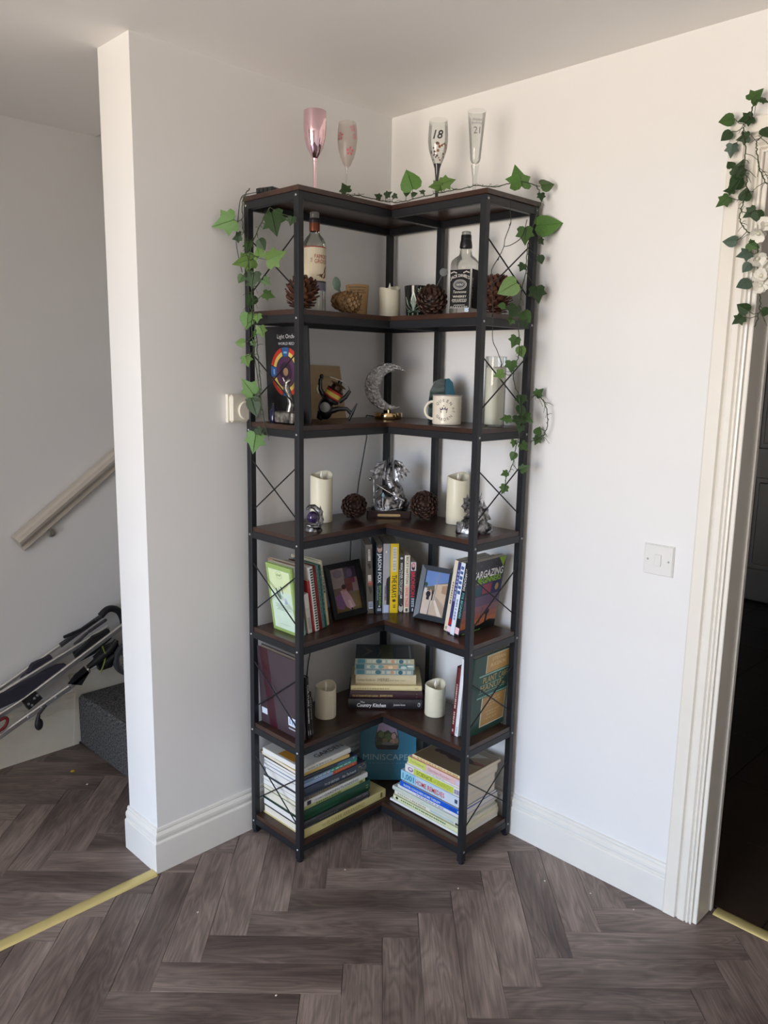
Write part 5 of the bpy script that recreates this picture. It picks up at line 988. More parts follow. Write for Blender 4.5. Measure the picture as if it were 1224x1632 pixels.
def wing(par0, root, tips, par, s=1.0):
    """bones fanning from the root, scalloped membrane between them"""
    root = Vector(root); tips = [Vector(t) for t in tips]
    w_ = MB(); nrm = (tips[0]-root).cross(tips[-1]-root).normalized()*.0012*s
    for a, b_ in zip(tips, tips[1:]):
        m1 = (a+b_)/2*.86+root*.14; ring_ = [root, a, m1, b_]
        vs = ring_+[v+nrm for v in ring_]
        w_.add(vs, [(0, 1, 2, 3), (7, 6, 5, 4), (0, 4, 5, 1), (1, 5, 6, 2), (2, 6, 7, 3), (3, 7, 4, 0)])
    for t in tips:
        mdl = (root+t)/2+nrm*2.5; w_.tube([root, mdl, t], [.0036*s, .0026*s, .0009*s], 6)
    return w_.build('wing', pew, par, smooth=40)
def dragon_head(par, at_, fwd, s=1.0):
    f = Vector(fwd).normalized(); x_ = f.cross(Vector((0, 0, 1))).normalized(); u_ = x_.cross(f); M = basis(at_, x_, f, u_); h = MB()
    h.tube([(0, -.010*s, 0), (0, 0, .002*s), (0, .008*s, .001*s), (0, .020*s, -.003*s)], [.006*s, .0085*s, .0065*s, .0035*s], 10)
    for sg_ in (-1, 1):
        h.tube([(sg_*.005*s, -.002*s, .005*s), (sg_*.008*s, -.012*s, .014*s), (sg_*.008*s, -.020*s, .022*s)], [.0022*s, .0016*s, .0003*s], 6)
        h.tube([(sg_*.006*s, -.004*s, .0), (sg_*.013*s, -.012*s, .004*s)], [.002*s, .0003*s], 6)
    return h.build('head', pew, par, smooth=50, M=M)
# large dragon on a wooden plinth
dv = (Vector((CAM.x, CAM.y, 0))-Vector((-.18, -.195, 0))).normalized(); dxx = Vector((0, 0, 1)).cross(dv)
dg = thing('dragon_statue', 'pewter dragon with spread wings on a dark wooden plinth with a brass plate', 'statue', (0, 0, 0), M=basis((-.178, -.193, T[3]+.0006), dxx, -dv, (0, 0, 1)))
MB().prism([(-.070, -.036), (.070, -.036), (.074, -.030), (.074, .036), (-.074, .036), (-.074, -.030)], 0, .024).build('plinth', mat('plinth_wood', srgb(44, 26, 24), .3, var=.15), dg)
MB().prism([(-.036, .006), (-.039, .010), (-.036, .014), (.036, .014), (.039, .010), (.036, .006)], -.0374, -.036, axes=lambda a, b, h: (a, h, b)).build('brass_plate', mat('plate_brass', srgb(206, 178, 128), .35, .6), dg)
rk = rock(.062, .036, .060, 3).build('rock_base', pew, dg, smooth=50, M=Matrix.Translation((0, .002, .023)))
noisy(MB().tube([(.030, .0, .062), (.020, .004, .092), (.004, .008, .112), (-.004, .004, .134), (.000, -.004, .156), (.002, -.010, .168)], [.026, .025, .020, .012, .009, .007], 14), .0018, 120).build('body', pew, dg, smooth=50)
bl = MB()
for i in range(9): bl.box(-.006, .006, -.010-.0012*(i % 2), -.004, .108+i*.0062, .112+i*.0062, ch=.001)
tag(bl.build('belly_scales', pew, dg), kind='stuff')
dragon_head(dg, (.001, -.012, .176), (-.15, -1, -.25), .95)
wing(dg, (-.012, .008, .186), [(-.040, .006, .180), (-.066, .0, .152), (-.058, -.004, .136), (-.046, -.006, .127), (-.032, -.006, .121), (-.017, -.002, .120)], dg)
wing(dg, (.015, .008, .188), [(.042, .006, .182), (.068, .0, .150), (.058, -.004, .136), (.046, -.006, .124), (.032, -.006, .118), (.019, -.002, .118)], dg)
for pts_, rr_ in [([(-.010, -.006, .100), (-.030, -.022, .102), (-.044, -.026, .086)], [.008, .006, .004]), ([(.016, -.008, .098), (.006, -.030, .092), (-.008, -.034, .090)], [.008, .006, .004]), ([(.034, -.010, .070), (.044, -.028, .056), (.034, -.036, .036)], [.014, .009, .005]), ([(-.018, -.012, .066), (-.036, -.030, .052), (-.030, -.038, .034)], [.013, .009, .005])]:
    noisy(MB().tube(pts_, rr_, 9), .001, 150).build('leg', pew, dg, smooth=50)
MB().tube([(.040, .010, .060), (.060, -.006, .050), (.056, -.028, .040), (.036, -.036, .034), (.012, -.040, .030), (-.006, -.040, .026)], [.014, .011, .008, .006, .004, .001], 10).build('tail', pew, dg, smooth=50)
MB().tube([(-.042, -.022, .110), (-.008, -.040, .092), (.050, -.040, .060)], .0018, 8).build('sword_blade', mat('polished_pewter', (.66, .66, .67), .2, 1), dg, smooth=40)
MB().tube([(-.050, -.030, .050), (-.052, -.026, .130)], .0018, 8).build('staff', pew, dg)
MB().ball((-.064, -.010, .128), .006, 8, 6).build('staff_orb', pew, dg, smooth=50); MB().tube([(-.052, -.024, .122), (-.064, -.010, .128)], .002, 6).build('staff_arm', pew, dg)
bm2 = MB().add([(0, -.004, .0), (.006, 0, .0), (0, .004, 0), (-.006, 0, 0), (0, 0, .010), (0, 0, -.010)], [(0, 1, 4), (1, 2, 4), (2, 3, 4), (3, 0, 4), (1, 0, 5), (2, 1, 5), (3, 2, 5), (0, 3, 5)])
bm2.build('gem', mat('pale_blue_crystal', (.42, .62, .72), .05, .3, coat=1.0), dg, M=Matrix.Translation((-.020, -.044, .078)))
noisy(MB().tube([(-.020, -.036, .066), (-.022, -.038, .046), (-.018, -.036, .030)], [.004, .003, .005], 8), .0008, 200).build('gem_holder', pew, dg, smooth=50)
# smaller dragon behind the right front post
d2 = thing('dragon_figurine', 'pewter dragon crouching on rocks behind the right front post', 'figurine', (-.170, -.548, T[3]+.0006), R(-48))
rock(.052, .036, .050, 8).build('rock_base', pew, d2, smooth=50)
MB().box(-.052, -.030, -.024, -.006, 0, .034, ch=.003).build('stone_block', pew, d2)
noisy(MB().tube([(.018, 0, .036), (.016, 0, .058), (.012, -.002, .076), (.014, -.008, .092), (.012, -.014, .100)], [.022, .018, .012, .008, .006], 12), .0016, 140, 4).build('body', pew, d2, smooth=50)
dragon_head(d2, (.012, -.018, .106), (-.3, -1, -.1), .8)
wing(d2, (.002, .004, .070), [(-.022, .0, .118), (-.034, -.004, .106), (-.040, -.006, .080), (-.030, -.010, .062), (-.014, -.006, .056)], d2, .9)
wing(d2, (.024, .006, .066), [(.030, .008, .098), (.044, .006, .074), (.054, .0, .040), (.040, -.006, .030)], d2, .9)
for pts_, rr_ in [([(.004, -.008, .056), (-.018, -.020, .058), (-.030, -.026, .048)], [.007, .005, .003]), ([(.024, -.012, .034), (.022, -.032, .026), (.010, -.038, .010)], [.012, .008, .005])]: MB().tube(pts_, rr_, 9).build('leg', pew, d2, smooth=50)
MB().tube([(.030, .010, .030), (.050, -.002, .020), (.054, -.022, .010), (.040, -.036, .006)], [.010, .008, .005, .001], 8).build('tail', pew, d2, smooth=50)
# small figure curled round a purple orb by the left front post
d3 = thing('dragon_figurine', 'small pewter figure curled round a dark purple orb by the left front post', 'figurine', (-.528, -.214, T[3]+.0006), R(-50))
rock(.026, .022, .020, 5).build('rock_base', pew, d3, smooth=50)
MB().ball((0, -.004, .042), .019, 18, 12).build('orb', mat('purple_orb', (.03, .015, .07), .08, coat=.8), d3, smooth=60)
MB().tube([(.020, -.016, .012), (.024, .0, .034), (.016, .014, .058), (.0, .012, .072), (-.012, .002, .074), (-.020, -.008, .066)], [.007, .009, .009, .008, .006, .003], 10).build('body', pew, d3, smooth=50)
MB().tube([(.022, -.010, .014), (.006, -.024, .016), (-.014, -.022, .020), (-.024, -.006, .030)], [.006, .005, .004, .001], 8).build('tail', pew, d3, smooth=50)
wing(d3, (.014, .012, .056), [(.020, .010, .076), (.030, .0, .060), (.030, -.010, .034)], d3, .6)
# black power lead of the lamp running down behind the boards
cb_ = [(-.134, -.133, T[4]+.006), (-.126, -.075, T[4]+.0035), (-.122, -.020, T[4]+.004), (-.118, -.0105, T[4]-.010), (-.111, -.0105, 1.293), (-.135, -.0105, 1.19), (-.148, -.0105, 1.132), (-.160, -.0105, 1.05), (-.182, -.0105, .955), (-.186, -.0105, .83), (-.25, -.0105, .70), (-.36, -.0105, .60), (-.378, -.0105, .526), (-.389, -.0105, .449), (-.362, -.0105, .385), (-.37, -.0105, .25)]
tag(MB().tube(cb_, .0022, 8).build('power_lead', bk_, smooth=60), 'thin black power lead hanging down the wall behind the boards', 'cable')
# ------------------------------------------------------------------ trailing ivy: leaf positions (x, y, z, length, tip angle, shade)
IVY_LEFT = [(-0.7109, -0.037, 1.9326, 0.0714, 200, 3), (-0.668, -0.2111, 1.919, 0.0755, -70, 0), (-0.668, -0.2878, 1.9152, 0.0268, -90, 0), (-0.668, -0.0358, 1.8987, 0.0327, 190, 0), (-0.668, -0.0906, 1.8693, 0.0358, -100, 0), (-0.668, -0.156, 1.8682, 0.0351, -60, 0), (-0.668, -0.2185, 1.831, 0.0621, 20, 2), (-0.668, -0.1381, 1.8496, 0.0388, 120, 2), (-0.668, -0.0713, 1.8295, 0.065, 200, 2), (-0.668, -0.0546, 1.7818, 0.0273, -110, 1), (-0.668, -0.1127, 1.7746, 0.0501, -90, 0), (-0.668, -0.1776, 1.7653, 0.0298, -40, 1), (-0.668, -0.1887, 1.729, 0.0351, -10, 1), (-0.668, -0.0944, 1.767, 0.027, -150, 0), (-0.668, -0.0829, 1.6639, 0.051, -100, 3), (-0.668, -0.1317, 1.6676, 0.0287, -90, 2), (-0.668, -0.152, 1.6287, 0.0358, -80, 2), (-0.668, -0.0468, 1.6002, 0.0315, 180, 2), (-0.668, -0.0771, 1.5476, 0.0368, -80, 2), (-0.668, -0.0816, 1.4713, 0.0592, 120, 3), (-0.668, -0.1085, 1.4174, 0.0589, -80, 0), (-0.668, -0.1095, 1.3088, 0.0631, -95, 3), (-0.668, -0.1318, 1.3436, 0.0294, -40, 0), (-0.668, -0.1121, 1.5958, 0.02, -60, 1), (-0.668, -0.1025, 1.7195, 0.0397, -120, 0), (-0.668, -0.1219, 1.6275, 0.0271, -100, 1)]
IVY_TOP = [(-0.22, -0.2964, 2.0911, 0.0681, 100, 3), (-0.22, -0.2843, 2.0605, 0.0286, -90, 0), (-0.22, -0.4005, 2.0621, 0.0405, 190, 2), (-0.22, -0.4485, 2.0673, 0.0435, 20, 2), (-0.1, -0.6106, 2.0777, 0.0751, 100, 3), (-0.045, -0.6702, 2.0563, 0.0501, 20, 1), (-0.045, -0.6531, 2.0246, 0.0252, -90, 0), (-0.25, -0.2364, 2.0568, 0.0249, 30, 0), (-0.25, -0.1901, 2.0575, 0.0233, 160, 0), (-0.3977, -0.2, 2.0558, 0.0408, 110, 0), (-0.25, -0.266, 2.0456, 0.019, -30, 0), (-0.22, -0.3157, 2.0508, 0.0208, 20, 0), (-0.22, -0.3462, 2.0538, 0.0187, 160, 0)]
IVY_RIGHT = [(-0.032, -0.6703, 1.9505, 0.0797, 10, 3), (-0.1286, -0.662, 1.908, 0.0531, -100, 1), (-0.047, -0.662, 1.9009, 0.0218, -60, 0), (-0.0458, -0.662, 1.8522, 0.0273, -70, 0), (-0.1367, -0.662, 1.8204, 0.0266, -130, 0), (-0.1977, -0.662, 1.7604, 0.063, -160, 2), (-0.1691, -0.662, 1.6958, 0.0462, -120, 0), (-0.1042, -0.662, 1.6875, 0.0399, -50, 1), (-0.1761, -0.662, 1.6695, 0.0266, -120, 1), (-0.2231, -0.662, 1.7094, 0.0227, -170, 1), (-0.0529, -0.662, 1.7528, 0.0513, -90, 0), (-0.1085, -0.662, 1.6643, 0.0254, -80, 0), (-0.1567, -0.662, 1.6129, 0.0359, -120, 1), (-0.1209, -0.662, 1.5875, 0.0363, -80, 2), (-0.1666, -0.662, 1.5439, 0.036, -80, 1), (-0.2244, -0.662, 1.5204, 0.0318, -170, 2), (-0.032, -0.6715, 1.4703, 0.0319, 50, 1), (-0.1098, -0.662, 1.4487, 0.0368, -90, 0), (-0.1073, -0.662, 1.4175, 0.037, -100, 0), (-0.0765, -0.662, 1.3927, 0.0411, -40, 1), (-0.1205, -0.662, 1.3867, 0.0369, -80, 0), (-0.1092, -0.662, 1.3623, 0.0297, -100, 0), (-0.1828, -0.662, 1.3959, 0.0344, -170, 1), (-0.032, -0.6741, 1.3544, 0.0303, 60, 1), (-0.032, -0.6713, 1.3258, 0.0323, -120, 1), (-0.1373, -0.662, 1.3211, 0.024, -90, 1), (-0.0825, -0.662, 1.3088, 0.0338, -40, 1), (-0.1376, -0.662, 1.2841, 0.0277, -110, 1), (-0.0772, -0.662, 1.2443, 0.0321, 20, 1), (-0.1772, -0.662, 1.2351, 0.0239, -150, 1), (-0.1769, -0.662, 1.1887, 0.0295, -120, 1)]
IVY_DOOR = [(-0.045, -1.2375, 2.1736, 0.038, 45, 1), (-0.045, -1.1732, 2.1314, 0.0361, -160, 1), (-0.045, -1.2178, 2.1255, 0.0355, 200, 0), (-0.045, -1.1749, 2.0958, 0.0302, -130, 0), (-0.045, -1.2145, 2.0831, 0.0298, 190, 0), (-0.045, -1.1903, 2.0592, 0.0331, -100, 4), (-0.045, -1.2684, 2.0871, 0.035, -70, 0), (-0.045, -1.2119, 2.0176, 0.039, 60, 0), (-0.045, -1.1902, 2.0281, 0.0226, 130, 0), (-0.045, -1.2166, 1.9985, 0.024, -60, 0), (-0.045, -1.2077, 1.9827, 0.0391, -140, 0), (-0.045, -1.1926, 1.9691, 0.0258, 190, 0), (-0.045, -1.2326, 1.9537, 0.0329, 70, 0), (-0.045, -1.1797, 1.9449, 0.0366, -130, 1), (-0.045, -1.247, 1.9093, 0.0329, -140, 0), (-0.045, -1.2681, 1.8997, 0.0326, -70, 0), (-0.045, -1.2066, 1.8502, 0.0366, 170, 4), (-0.045, -1.2628, 1.8348, 0.0329, -40, 1), (-0.045, -1.2426, 1.8164, 0.0362, -160, 4), (-0.045, -1.2514, 1.7852, 0.0272, -120, 4), (-0.045, -1.2491, 1.7474, 0.0364, -140, 4), (-0.045, -1.253, 1.6899, 0.0335, 150, 0), (-0.045, -1.2421, 1.6621, 0.0306, -135, 0), (-0.045, -1.3065, 1.6804, 0.0254, -100, 0), (-0.045, -1.2574, 2.1572, 0.0204, -20, 0)]
VINE_LEFT = [(-0.668, -0.103, 2.0234), (-0.668, -0.0723, 1.9973), (-0.668, -0.0651, 1.9523), (-0.668, -0.073, 1.9001), (-0.668, -0.0842, 1.8561), (-0.668, -0.0952, 1.8034), (-0.668, -0.1062, 1.7507), (-0.668, -0.1142, 1.698), (-0.668, -0.104, 1.6456), (-0.668, -0.1119, 1.5834), (-0.668, -0.1259, 1.521), (-0.668, -0.1371, 1.4674), (-0.668, -0.1513, 1.4138), (-0.668, -0.1684, 1.3514), (-0.668, -0.1801, 1.3341)]
VINE_LEFT2 = [(-0.668, -0.1948, 1.9618), (-0.668, -0.1658, 1.9323), (-0.668, -0.121, 1.8868), (-0.668, -0.099, 1.8376), (-0.668, -0.0883, 1.7692), (-0.668, -0.1021, 1.6985), (-0.668, -0.1249, 1.6275), (-0.668, -0.1327, 1.5567), (-0.668, -0.1435, 1.4855), (-0.668, -0.1389, 1.3951)]
VINE_TOP = [(-0.3975, -0.2, 2.0347), (-0.3312, -0.2, 2.0434), (-0.25, -0.1848, 2.0471), (-0.25, -0.2531, 2.031), (-0.22, -0.2903, 2.0344), (-0.22, -0.3668, 2.0387), (-0.22, -0.428, 2.0409), (-0.22, -0.4872, 2.0397), (-0.22, -0.5555, 2.0402), (-0.22, -0.6216, 2.0276), (-0.1, -0.5853, 2.0627), (-0.1, -0.6397, 2.0582), (-0.045, -0.6409, 2.0502), (-0.045, -0.6514, 2.018)]
VINE_RIGHT = [(-0.0598, -0.662, 2.0075), (-0.0781, -0.662, 1.9657), (-0.102, -0.662, 1.9199), (-0.1161, -0.662, 1.867), (-0.1179, -0.662, 1.8154), (-0.132, -0.662, 1.7624), (-0.14, -0.662, 1.7098), (-0.1419, -0.662, 1.6573), (-0.1285, -0.662, 1.605), (-0.1404, -0.662, 1.5603), (-0.1553, -0.662, 1.5156), (-0.1265, -0.662, 1.4616), (-0.1095, -0.662, 1.4066), (-0.1114, -0.662, 1.3513), (-0.1268, -0.662, 1.3057), (-0.1389, -0.662, 1.26), (-0.1697, -0.662, 1.2159), (-0.1763, -0.662, 1.1793)]
VINE_RIGHT2 = [(-0.0499, -0.662, 1.4609), (-0.032, -0.6723, 1.4573), (-0.032, -0.6937, 1.434), (-0.032, -0.7048, 1.3974), (-0.032, -0.7027, 1.36), (-0.032, -0.6841, 1.3362), (-0.0542, -0.662, 1.3205)]
WIRE_RIGHT = [(-0.2005, -0.662, 1.9926), (-0.2039, -0.662, 1.9611), (-0.1988, -0.662, 1.9323), (-0.2215, -0.662, 1.8882), (-0.2257, -0.662, 1.8663), (-0.2463, -0.662, 1.8359), (-0.2698, -0.662, 1.8088), (-0.2765, -0.662, 1.7836), (-0.2615, -0.662, 1.685), (-0.2598, -0.662, 1.6176), (-0.2377, -0.662, 1.5876), (-0.2118, -0.662, 1.5502)]
WIRE_RIGHT2 = [(-0.2257, -0.662, 1.8663), (-0.1916, -0.662, 1.8752), (-0.1433, -0.662, 1.9028), (-0.1231, -0.662, 1.951)]
VINE_DOOR = [(-0.045, -1.2387, 2.1611), (-0.045, -1.2306, 2.1423), (-0.045, -1.2247, 2.1283), (-0.045, -1.2148, 2.1109), (-0.045, -1.2139, 2.0902), (-0.045, -1.2231, 2.0537), (-0.045, -1.2231, 2.0229), (-0.045, -1.2321, 1.9891), (-0.045, -1.2348, 1.9605), (-0.045, -1.2309, 1.9397), (-0.045, -1.2255, 1.919), (-0.045, -1.2249, 1.8947), (-0.045, -1.2352, 1.8792), (-0.045, -1.2514, 1.8631), (-0.045, -1.2699, 1.8355), (-0.045, -1.277, 1.7919), (-0.045, -1.2841, 1.7482), (-0.045, -1.2912, 1.7043), (-0.045, -1.2897, 1.6752), (-0.045, -1.2837, 1.6461)]
VINE_DOOR2 = [(-0.045, -1.2605, 2.0817), (-0.045, -1.2489, 2.0701), (-0.045, -1.2495, 2.0492), (-0.045, -1.2572, 2.0133), (-0.045, -1.2664, 1.991), (-0.045, -1.2795, 1.9724)]
FLOWERS = [(-0.055, -1.2756, 1.8593), (-0.055, -1.2782, 1.8022), (-0.055, -1.2908, 1.7612), (-0.055, -1.2914, 1.7397), (-0.055, -1.2923, 1.8773), (-0.055, -1.3045, 1.7816)]
# folded stroller: tube ends and outlines
S_T1 = [(-1.1096, 0.945, 0.3163), (-0.6544, 0.945, 0.5352)]
S_HOOK = [(-0.6734, 0.945, 0.5287), (-0.6457, 0.945, 0.5493), (-0.6187, 0.945, 0.5491), (-0.5922, 0.945, 0.5303), (-0.5773, 0.945, 0.4921), (-0.5732, 0.945, 0.4587)]
S_T2 = [(-1.1317, 0.915, 0.3053), (-0.6553, 0.915, 0.487)]
S_T3 = [(-1.0093, 0.885, 0.2885), (-0.583, 0.885, 0.5023)]
S_T3B = [(-1.1355, 0.885, 0.2407), (-0.9618, 0.885, 0.3048)]
S_T4 = [(-1.1503, 0.855, 0.1731), (-0.8491, 0.855, 0.3049), (-0.7689, 0.855, 0.3526)]
S_FAB = [(-1.1139, 0.9, 0.3219), (-0.9924, 0.9, 0.3565), (-0.8767, 0.9, 0.386), (-0.845, 0.9, 0.3829), (-0.9557, 0.9, 0.306), (-1.1171, 0.9, 0.274)]
S_FAB2 = [(-1.0018, 0.93, 0.3551), (-0.9568, 0.93, 0.4034), (-0.8888, 0.93, 0.4215), (-0.8804, 0.93, 0.3989), (-0.9347, 0.93, 0.3774), (-0.9884, 0.93, 0.3464)]
S_BRK = [(-1.026, 0.865, 0.2899), (-0.9739, 0.865, 0.3145), (-0.9566, 0.865, 0.2894), (-1.0097, 0.865, 0.2577)]
S_ARM1 = [(-0.8341, 0.93, 0.4797), (-0.7602, 0.93, 0.4963), (-0.7021, 0.93, 0.52)]
S_ARM2 = [(-0.798, 0.92, 0.4429), (-0.7399, 0.92, 0.4812), (-0.6594, 0.92, 0.5184)]
S_WHEEL = [(-0.5915, 0.865, 0.3541), (-0.5881, 0.865, 0.4337)]
S_MECH = [(-0.7672, 0.875, 0.3542), (-0.7195, 0.875, 0.3784), (-0.6708, 0.875, 0.4058), (-0.6426, 0.875, 0.4386)]
S_STRAP = [(-0.9476, 0.845, 0.2605), (-0.9773, 0.845, 0.2343), (-0.9836, 0.845, 0.2062)]
S_RED = [(-1.1249, 0.845, 0.2509), (-1.0982, 0.845, 0.2571), (-1.0902, 0.845, 0.2448), (-1.1004, 0.845, 0.2236), (-1.1231, 0.845, 0.2115)]
S_COIL = [(-0.6998, 0.875, 0.3523), (-0.6563, 0.875, 0.373)]
S_LIME = [(-0.7088, 0.865, 0.4308), (-0.6977, 0.865, 0.3888), (-0.7073, 0.865, 0.3518), (-0.7217, 0.865, 0.3241)]
S_MESH = [(-0.8604, 0.85, 0.3198), (-0.8342, 0.85, 0.3483), (-0.793, 0.85, 0.3732), (-0.7743, 0.85, 0.3425), (-0.8068, 0.85, 0.2997)]
S_FAB3 = [(-0.8084, 0.9, 0.4147), (-0.7292, 0.9, 0.4682), (-0.6654, 0.9, 0.4851), (-0.6566, 0.9, 0.4461), (-0.7274, 0.9, 0.3998), (-0.7951, 0.9, 0.3803)]
S_FAB4 = [(-0.7284, 0.9, 0.379), (-0.6794, 0.9, 0.4144), (-0.6306, 0.9, 0.424), (-0.622, 0.9, 0.3737), (-0.6622, 0.9, 0.3248), (-0.7103, 0.9, 0.3215)]
# ------------------------------------------------------------------ ivy garlands
LEAF_COL = [((26, 50, 20), (44, 72, 30)), ((46, 78, 30), (70, 102, 44)), ((78, 112, 50), (106, 136, 70)), ((66, 108, 42), (94, 134, 62)), ((44, 64, 50), (92, 114, 98))]
leaf_m = [mat('ivy_leaf_%d' % i, srgb(*a), .42, col2=srgb(*b), vscale=45, bump=.25, bscale=90) for i, (a, b) in enumerate(LEAF_COL)]
vine_m = mat('ivy_stem', srgb(52, 66, 38), .6, var=.3, vscale=30); wire_m = mat('black_wire', (.012, .013, .012), .5)
def leaf_mesh(kind, m):
    halves = {0: [(0, .0), (.10, -.10), (.30, -.12), (.46, .02), (.38, .20), (.54, .44), (.27, .52), (0, 1.0)], 1: [(0, .02), (.14, -.06), (.36, .02), (.46, .24), (.42, .46), (.26, .70), (0, 1.0)]}[kind]
    b = MB(); t = .006
    for s in (1, -1):
        top = [(s*x, y, -.20*x-.10*(y-.4)**2) for x, y in halves]; n = len(top)
        vs = [Vector(p) for p in top]+[Vector(p)-Vector((0, 0, t)) for p in top]
        b.add(vs, [tuple(range(n)), tuple(range(n, 2*n))[::-1]]+[(i, (i+1) % n, n+(i+1) % n, n+i) for i in range(n-1)])
    b.tube([(0, 0, .004), (0, .5, .002), (0, .98, -.03)], [.014, .010, .003], 5)
    return b.mesh('leaf', m)
leaf_me = {(k, i): leaf_mesh(k, leaf_m[i]) for k in (0, 1) for i in range(5)}
def spline(pts, k=6):
    P = [Vector(p) for p in pts]; out = []
    for i in range(len(P)-1):
        p0, p1, p2, p3 = P[max(i-1, 0)], P[i], P[i+1], P[min(i+2, len(P)-1)]
        for j in range(k):
            t = j/k; out.append(.5*((2*p1)+(p2-p0)*t+(2*p0-5*p1+4*p2-p3)*t*t+(3*p1-p0-3*p2+p3)*t**3))
    return out+[P[-1]]
def garland(label, leaves, vines, seed, out_dir, r=.0014):
    rr = random.Random(seed); root = thing('ivy_garland', label, 'ivy', Vector(vines[0][0])); o0 = root.location.copy()
    vb = MB(); allp = []
    for v in vines:
        sp_ = spline(v); sp_ = [p+Vector((rr.uniform(-.002, .002), rr.uniform(-.002, .002), rr.uniform(-.002, .002))) for p in sp_]; allp += sp_
        vb.tube([p-o0 for p in sp_], r, 6)
    od = Vector(out_dir).normalized(); rh = od.cross(Vector((0, 0, 1)))*-1
    for (x, y, z, s, a, sh) in leaves:
        P = Vector((x, y, z)); n = (od+Vector((rr.uniform(-.4, .4), rr.uniform(-.4, .4), rr.uniform(-.1, .5)))).normalized()
        right = Vector((0, 0, 1)).cross(n).normalized(); upv = n.cross(right)
        an = R(a+rr.uniform(-12, 12)); t = right*math.cos(an)+upv*math.sin(an); xx = t.cross(n)
        base = P-t*s*.42
        M = basis(base-o0, xx, t, n) @ Matrix.Diagonal((s*rr.uniform(.9, 1.08), s*.98, s, 1))
        link('leaf', leaf_me[(rr.choice((0, 0, 1)), sh)], root, M)
        near = min(allp, key=lambda p: (p-base).length)
        mid_ = (near+base)/2+Vector((0, 0, -.006))+n*.004
        vb.tube([near-o0, mid_-o0, base-o0], .0009, 5)
    for i in range(int(len(allp)*.45)):
        p = rr.choice(allp); d = Vector((rr.uniform(-1, 1), rr.uniform(-1, 1), rr.uniform(-1, .6))); d -= od*d.dot(od)*.8; l = rr.uniform(.012, .034)
        q1 = p+d*l*.5+od*rr.uniform(.0, .006); q2 = p+d*l+Vector((0, 0, -l*.25))+od*rr.uniform(0, .006)
        if vines[0] is VINE_TOP: q1.z = max(q1.z, p.z); q2.z = max(q2.z, p.z+.004)
        if q2.x < -.006 and q2.y < -.006: vb.tube([p-o0, q1-o0, q2-o0], [.0008, .0007, .0005], 4)
    tag(vb.build('vine', vine_m, root), kind='stuff')
    return root
ivl = garland('ivy garland trailing down the left end of the shelving', IVY_LEFT, [VINE_LEFT, VINE_LEFT2], 3, (-.75, -.65, 0))
ivt = garland('ivy garland lying along the front of the top board', IVY_TOP, [VINE_TOP], 5, (-.7, -.7, 0))
ivr = garland('ivy garland trailing down the right end of the shelving', IVY_RIGHT, [VINE_RIGHT, VINE_RIGHT2], 8, (-.65, -.75, 0))
ivd = garland('ivy garland with white flowers hanging on the door frame', IVY_DOOR, [VINE_DOOR, VINE_DOOR2], 11, (-.9, -.4, 0))
pet = mat('white_petal', srgb(226, 222, 210), .6, var=.06); rr = random.Random(2); o0 = ivd.location.copy()
pm_ = MB(); pf_ = [(0, 0), (.30, .10), (.52, .42), (.50, .75), (.28, 1.0), (0, .92), (-.28, 1.0), (-.50, .75), (-.52, .42), (-.30, .10)]
pm_.add([(x, y, .25*y*y-.1) for x, y in pf_]+[(x, y, .25*y*y-.115) for x, y in pf_], [tuple(range(10)), tuple(range(10, 20))[::-1]]+[(i, (i+1) % 10, 10+(i+1) % 10, 10+i) for i in range(10)])
petal_me = pm_.mesh('petal', pet)
for fp in FLOWERS:
    c = Vector(fp)-o0; n = Vector((-.9+rr.uniform(-.3, .3), -.35+rr.uniform(-.5, .3), rr.uniform(-.5, .4))).normalized(); x_, y_ = frame(n)
    fl_o = MB().ball((0, 0, .002), (.005, .005, .004), 8, 6).build('flower', mat('flower_centre', srgb(206, 204, 184), .6), ivd, smooth=60, M=basis(c, x_, y_, n))
    for j in range(6):
        t = 2*math.pi*j/6+rr.uniform(-.2, .2); s = rr.uniform(.017, .022)
        link('petal', petal_me, fl_o, Matrix.Rotation(t, 4, 'Z') @ Matrix.Rotation(rr.uniform(-.25, .7), 4, 'X') @ Matrix.Rotation(rr.uniform(-.5, .5), 4, 'Y') @ Matrix.Diagonal((s, s, s, 1)))
wq = MB()
for wv in (WIRE_RIGHT, WIRE_RIGHT2): wq.tube(spline(wv, 4), .0011, 6)
for wv in (WIRE_RIGHT,):
    for p in wv[2::3]: wq.tube([Vector(p), Vector(p)+Vector((-.008, -.003, -.008))], [.0016, .0020], 6)
tag(wq.build('string_light_wire', wire_m, smooth=60), 'thin black string light wire dangling at the right end of the shelving', 'wire')
wq = MB(); wq.tube(spline([(-.62, -.10, ZT+.006), (-.635, -.06, ZT+.004), (-.660, -.05, ZT-.01), (-.668, -.045, 1.95), (-.672, -.04, 1.88), (-.660, -.050, 1.80)]), .0011, 6)
tag(wq.build('string_light_wire', wire_m, smooth=60), 'thin black string light wire running from the battery box over the left end', 'wire')

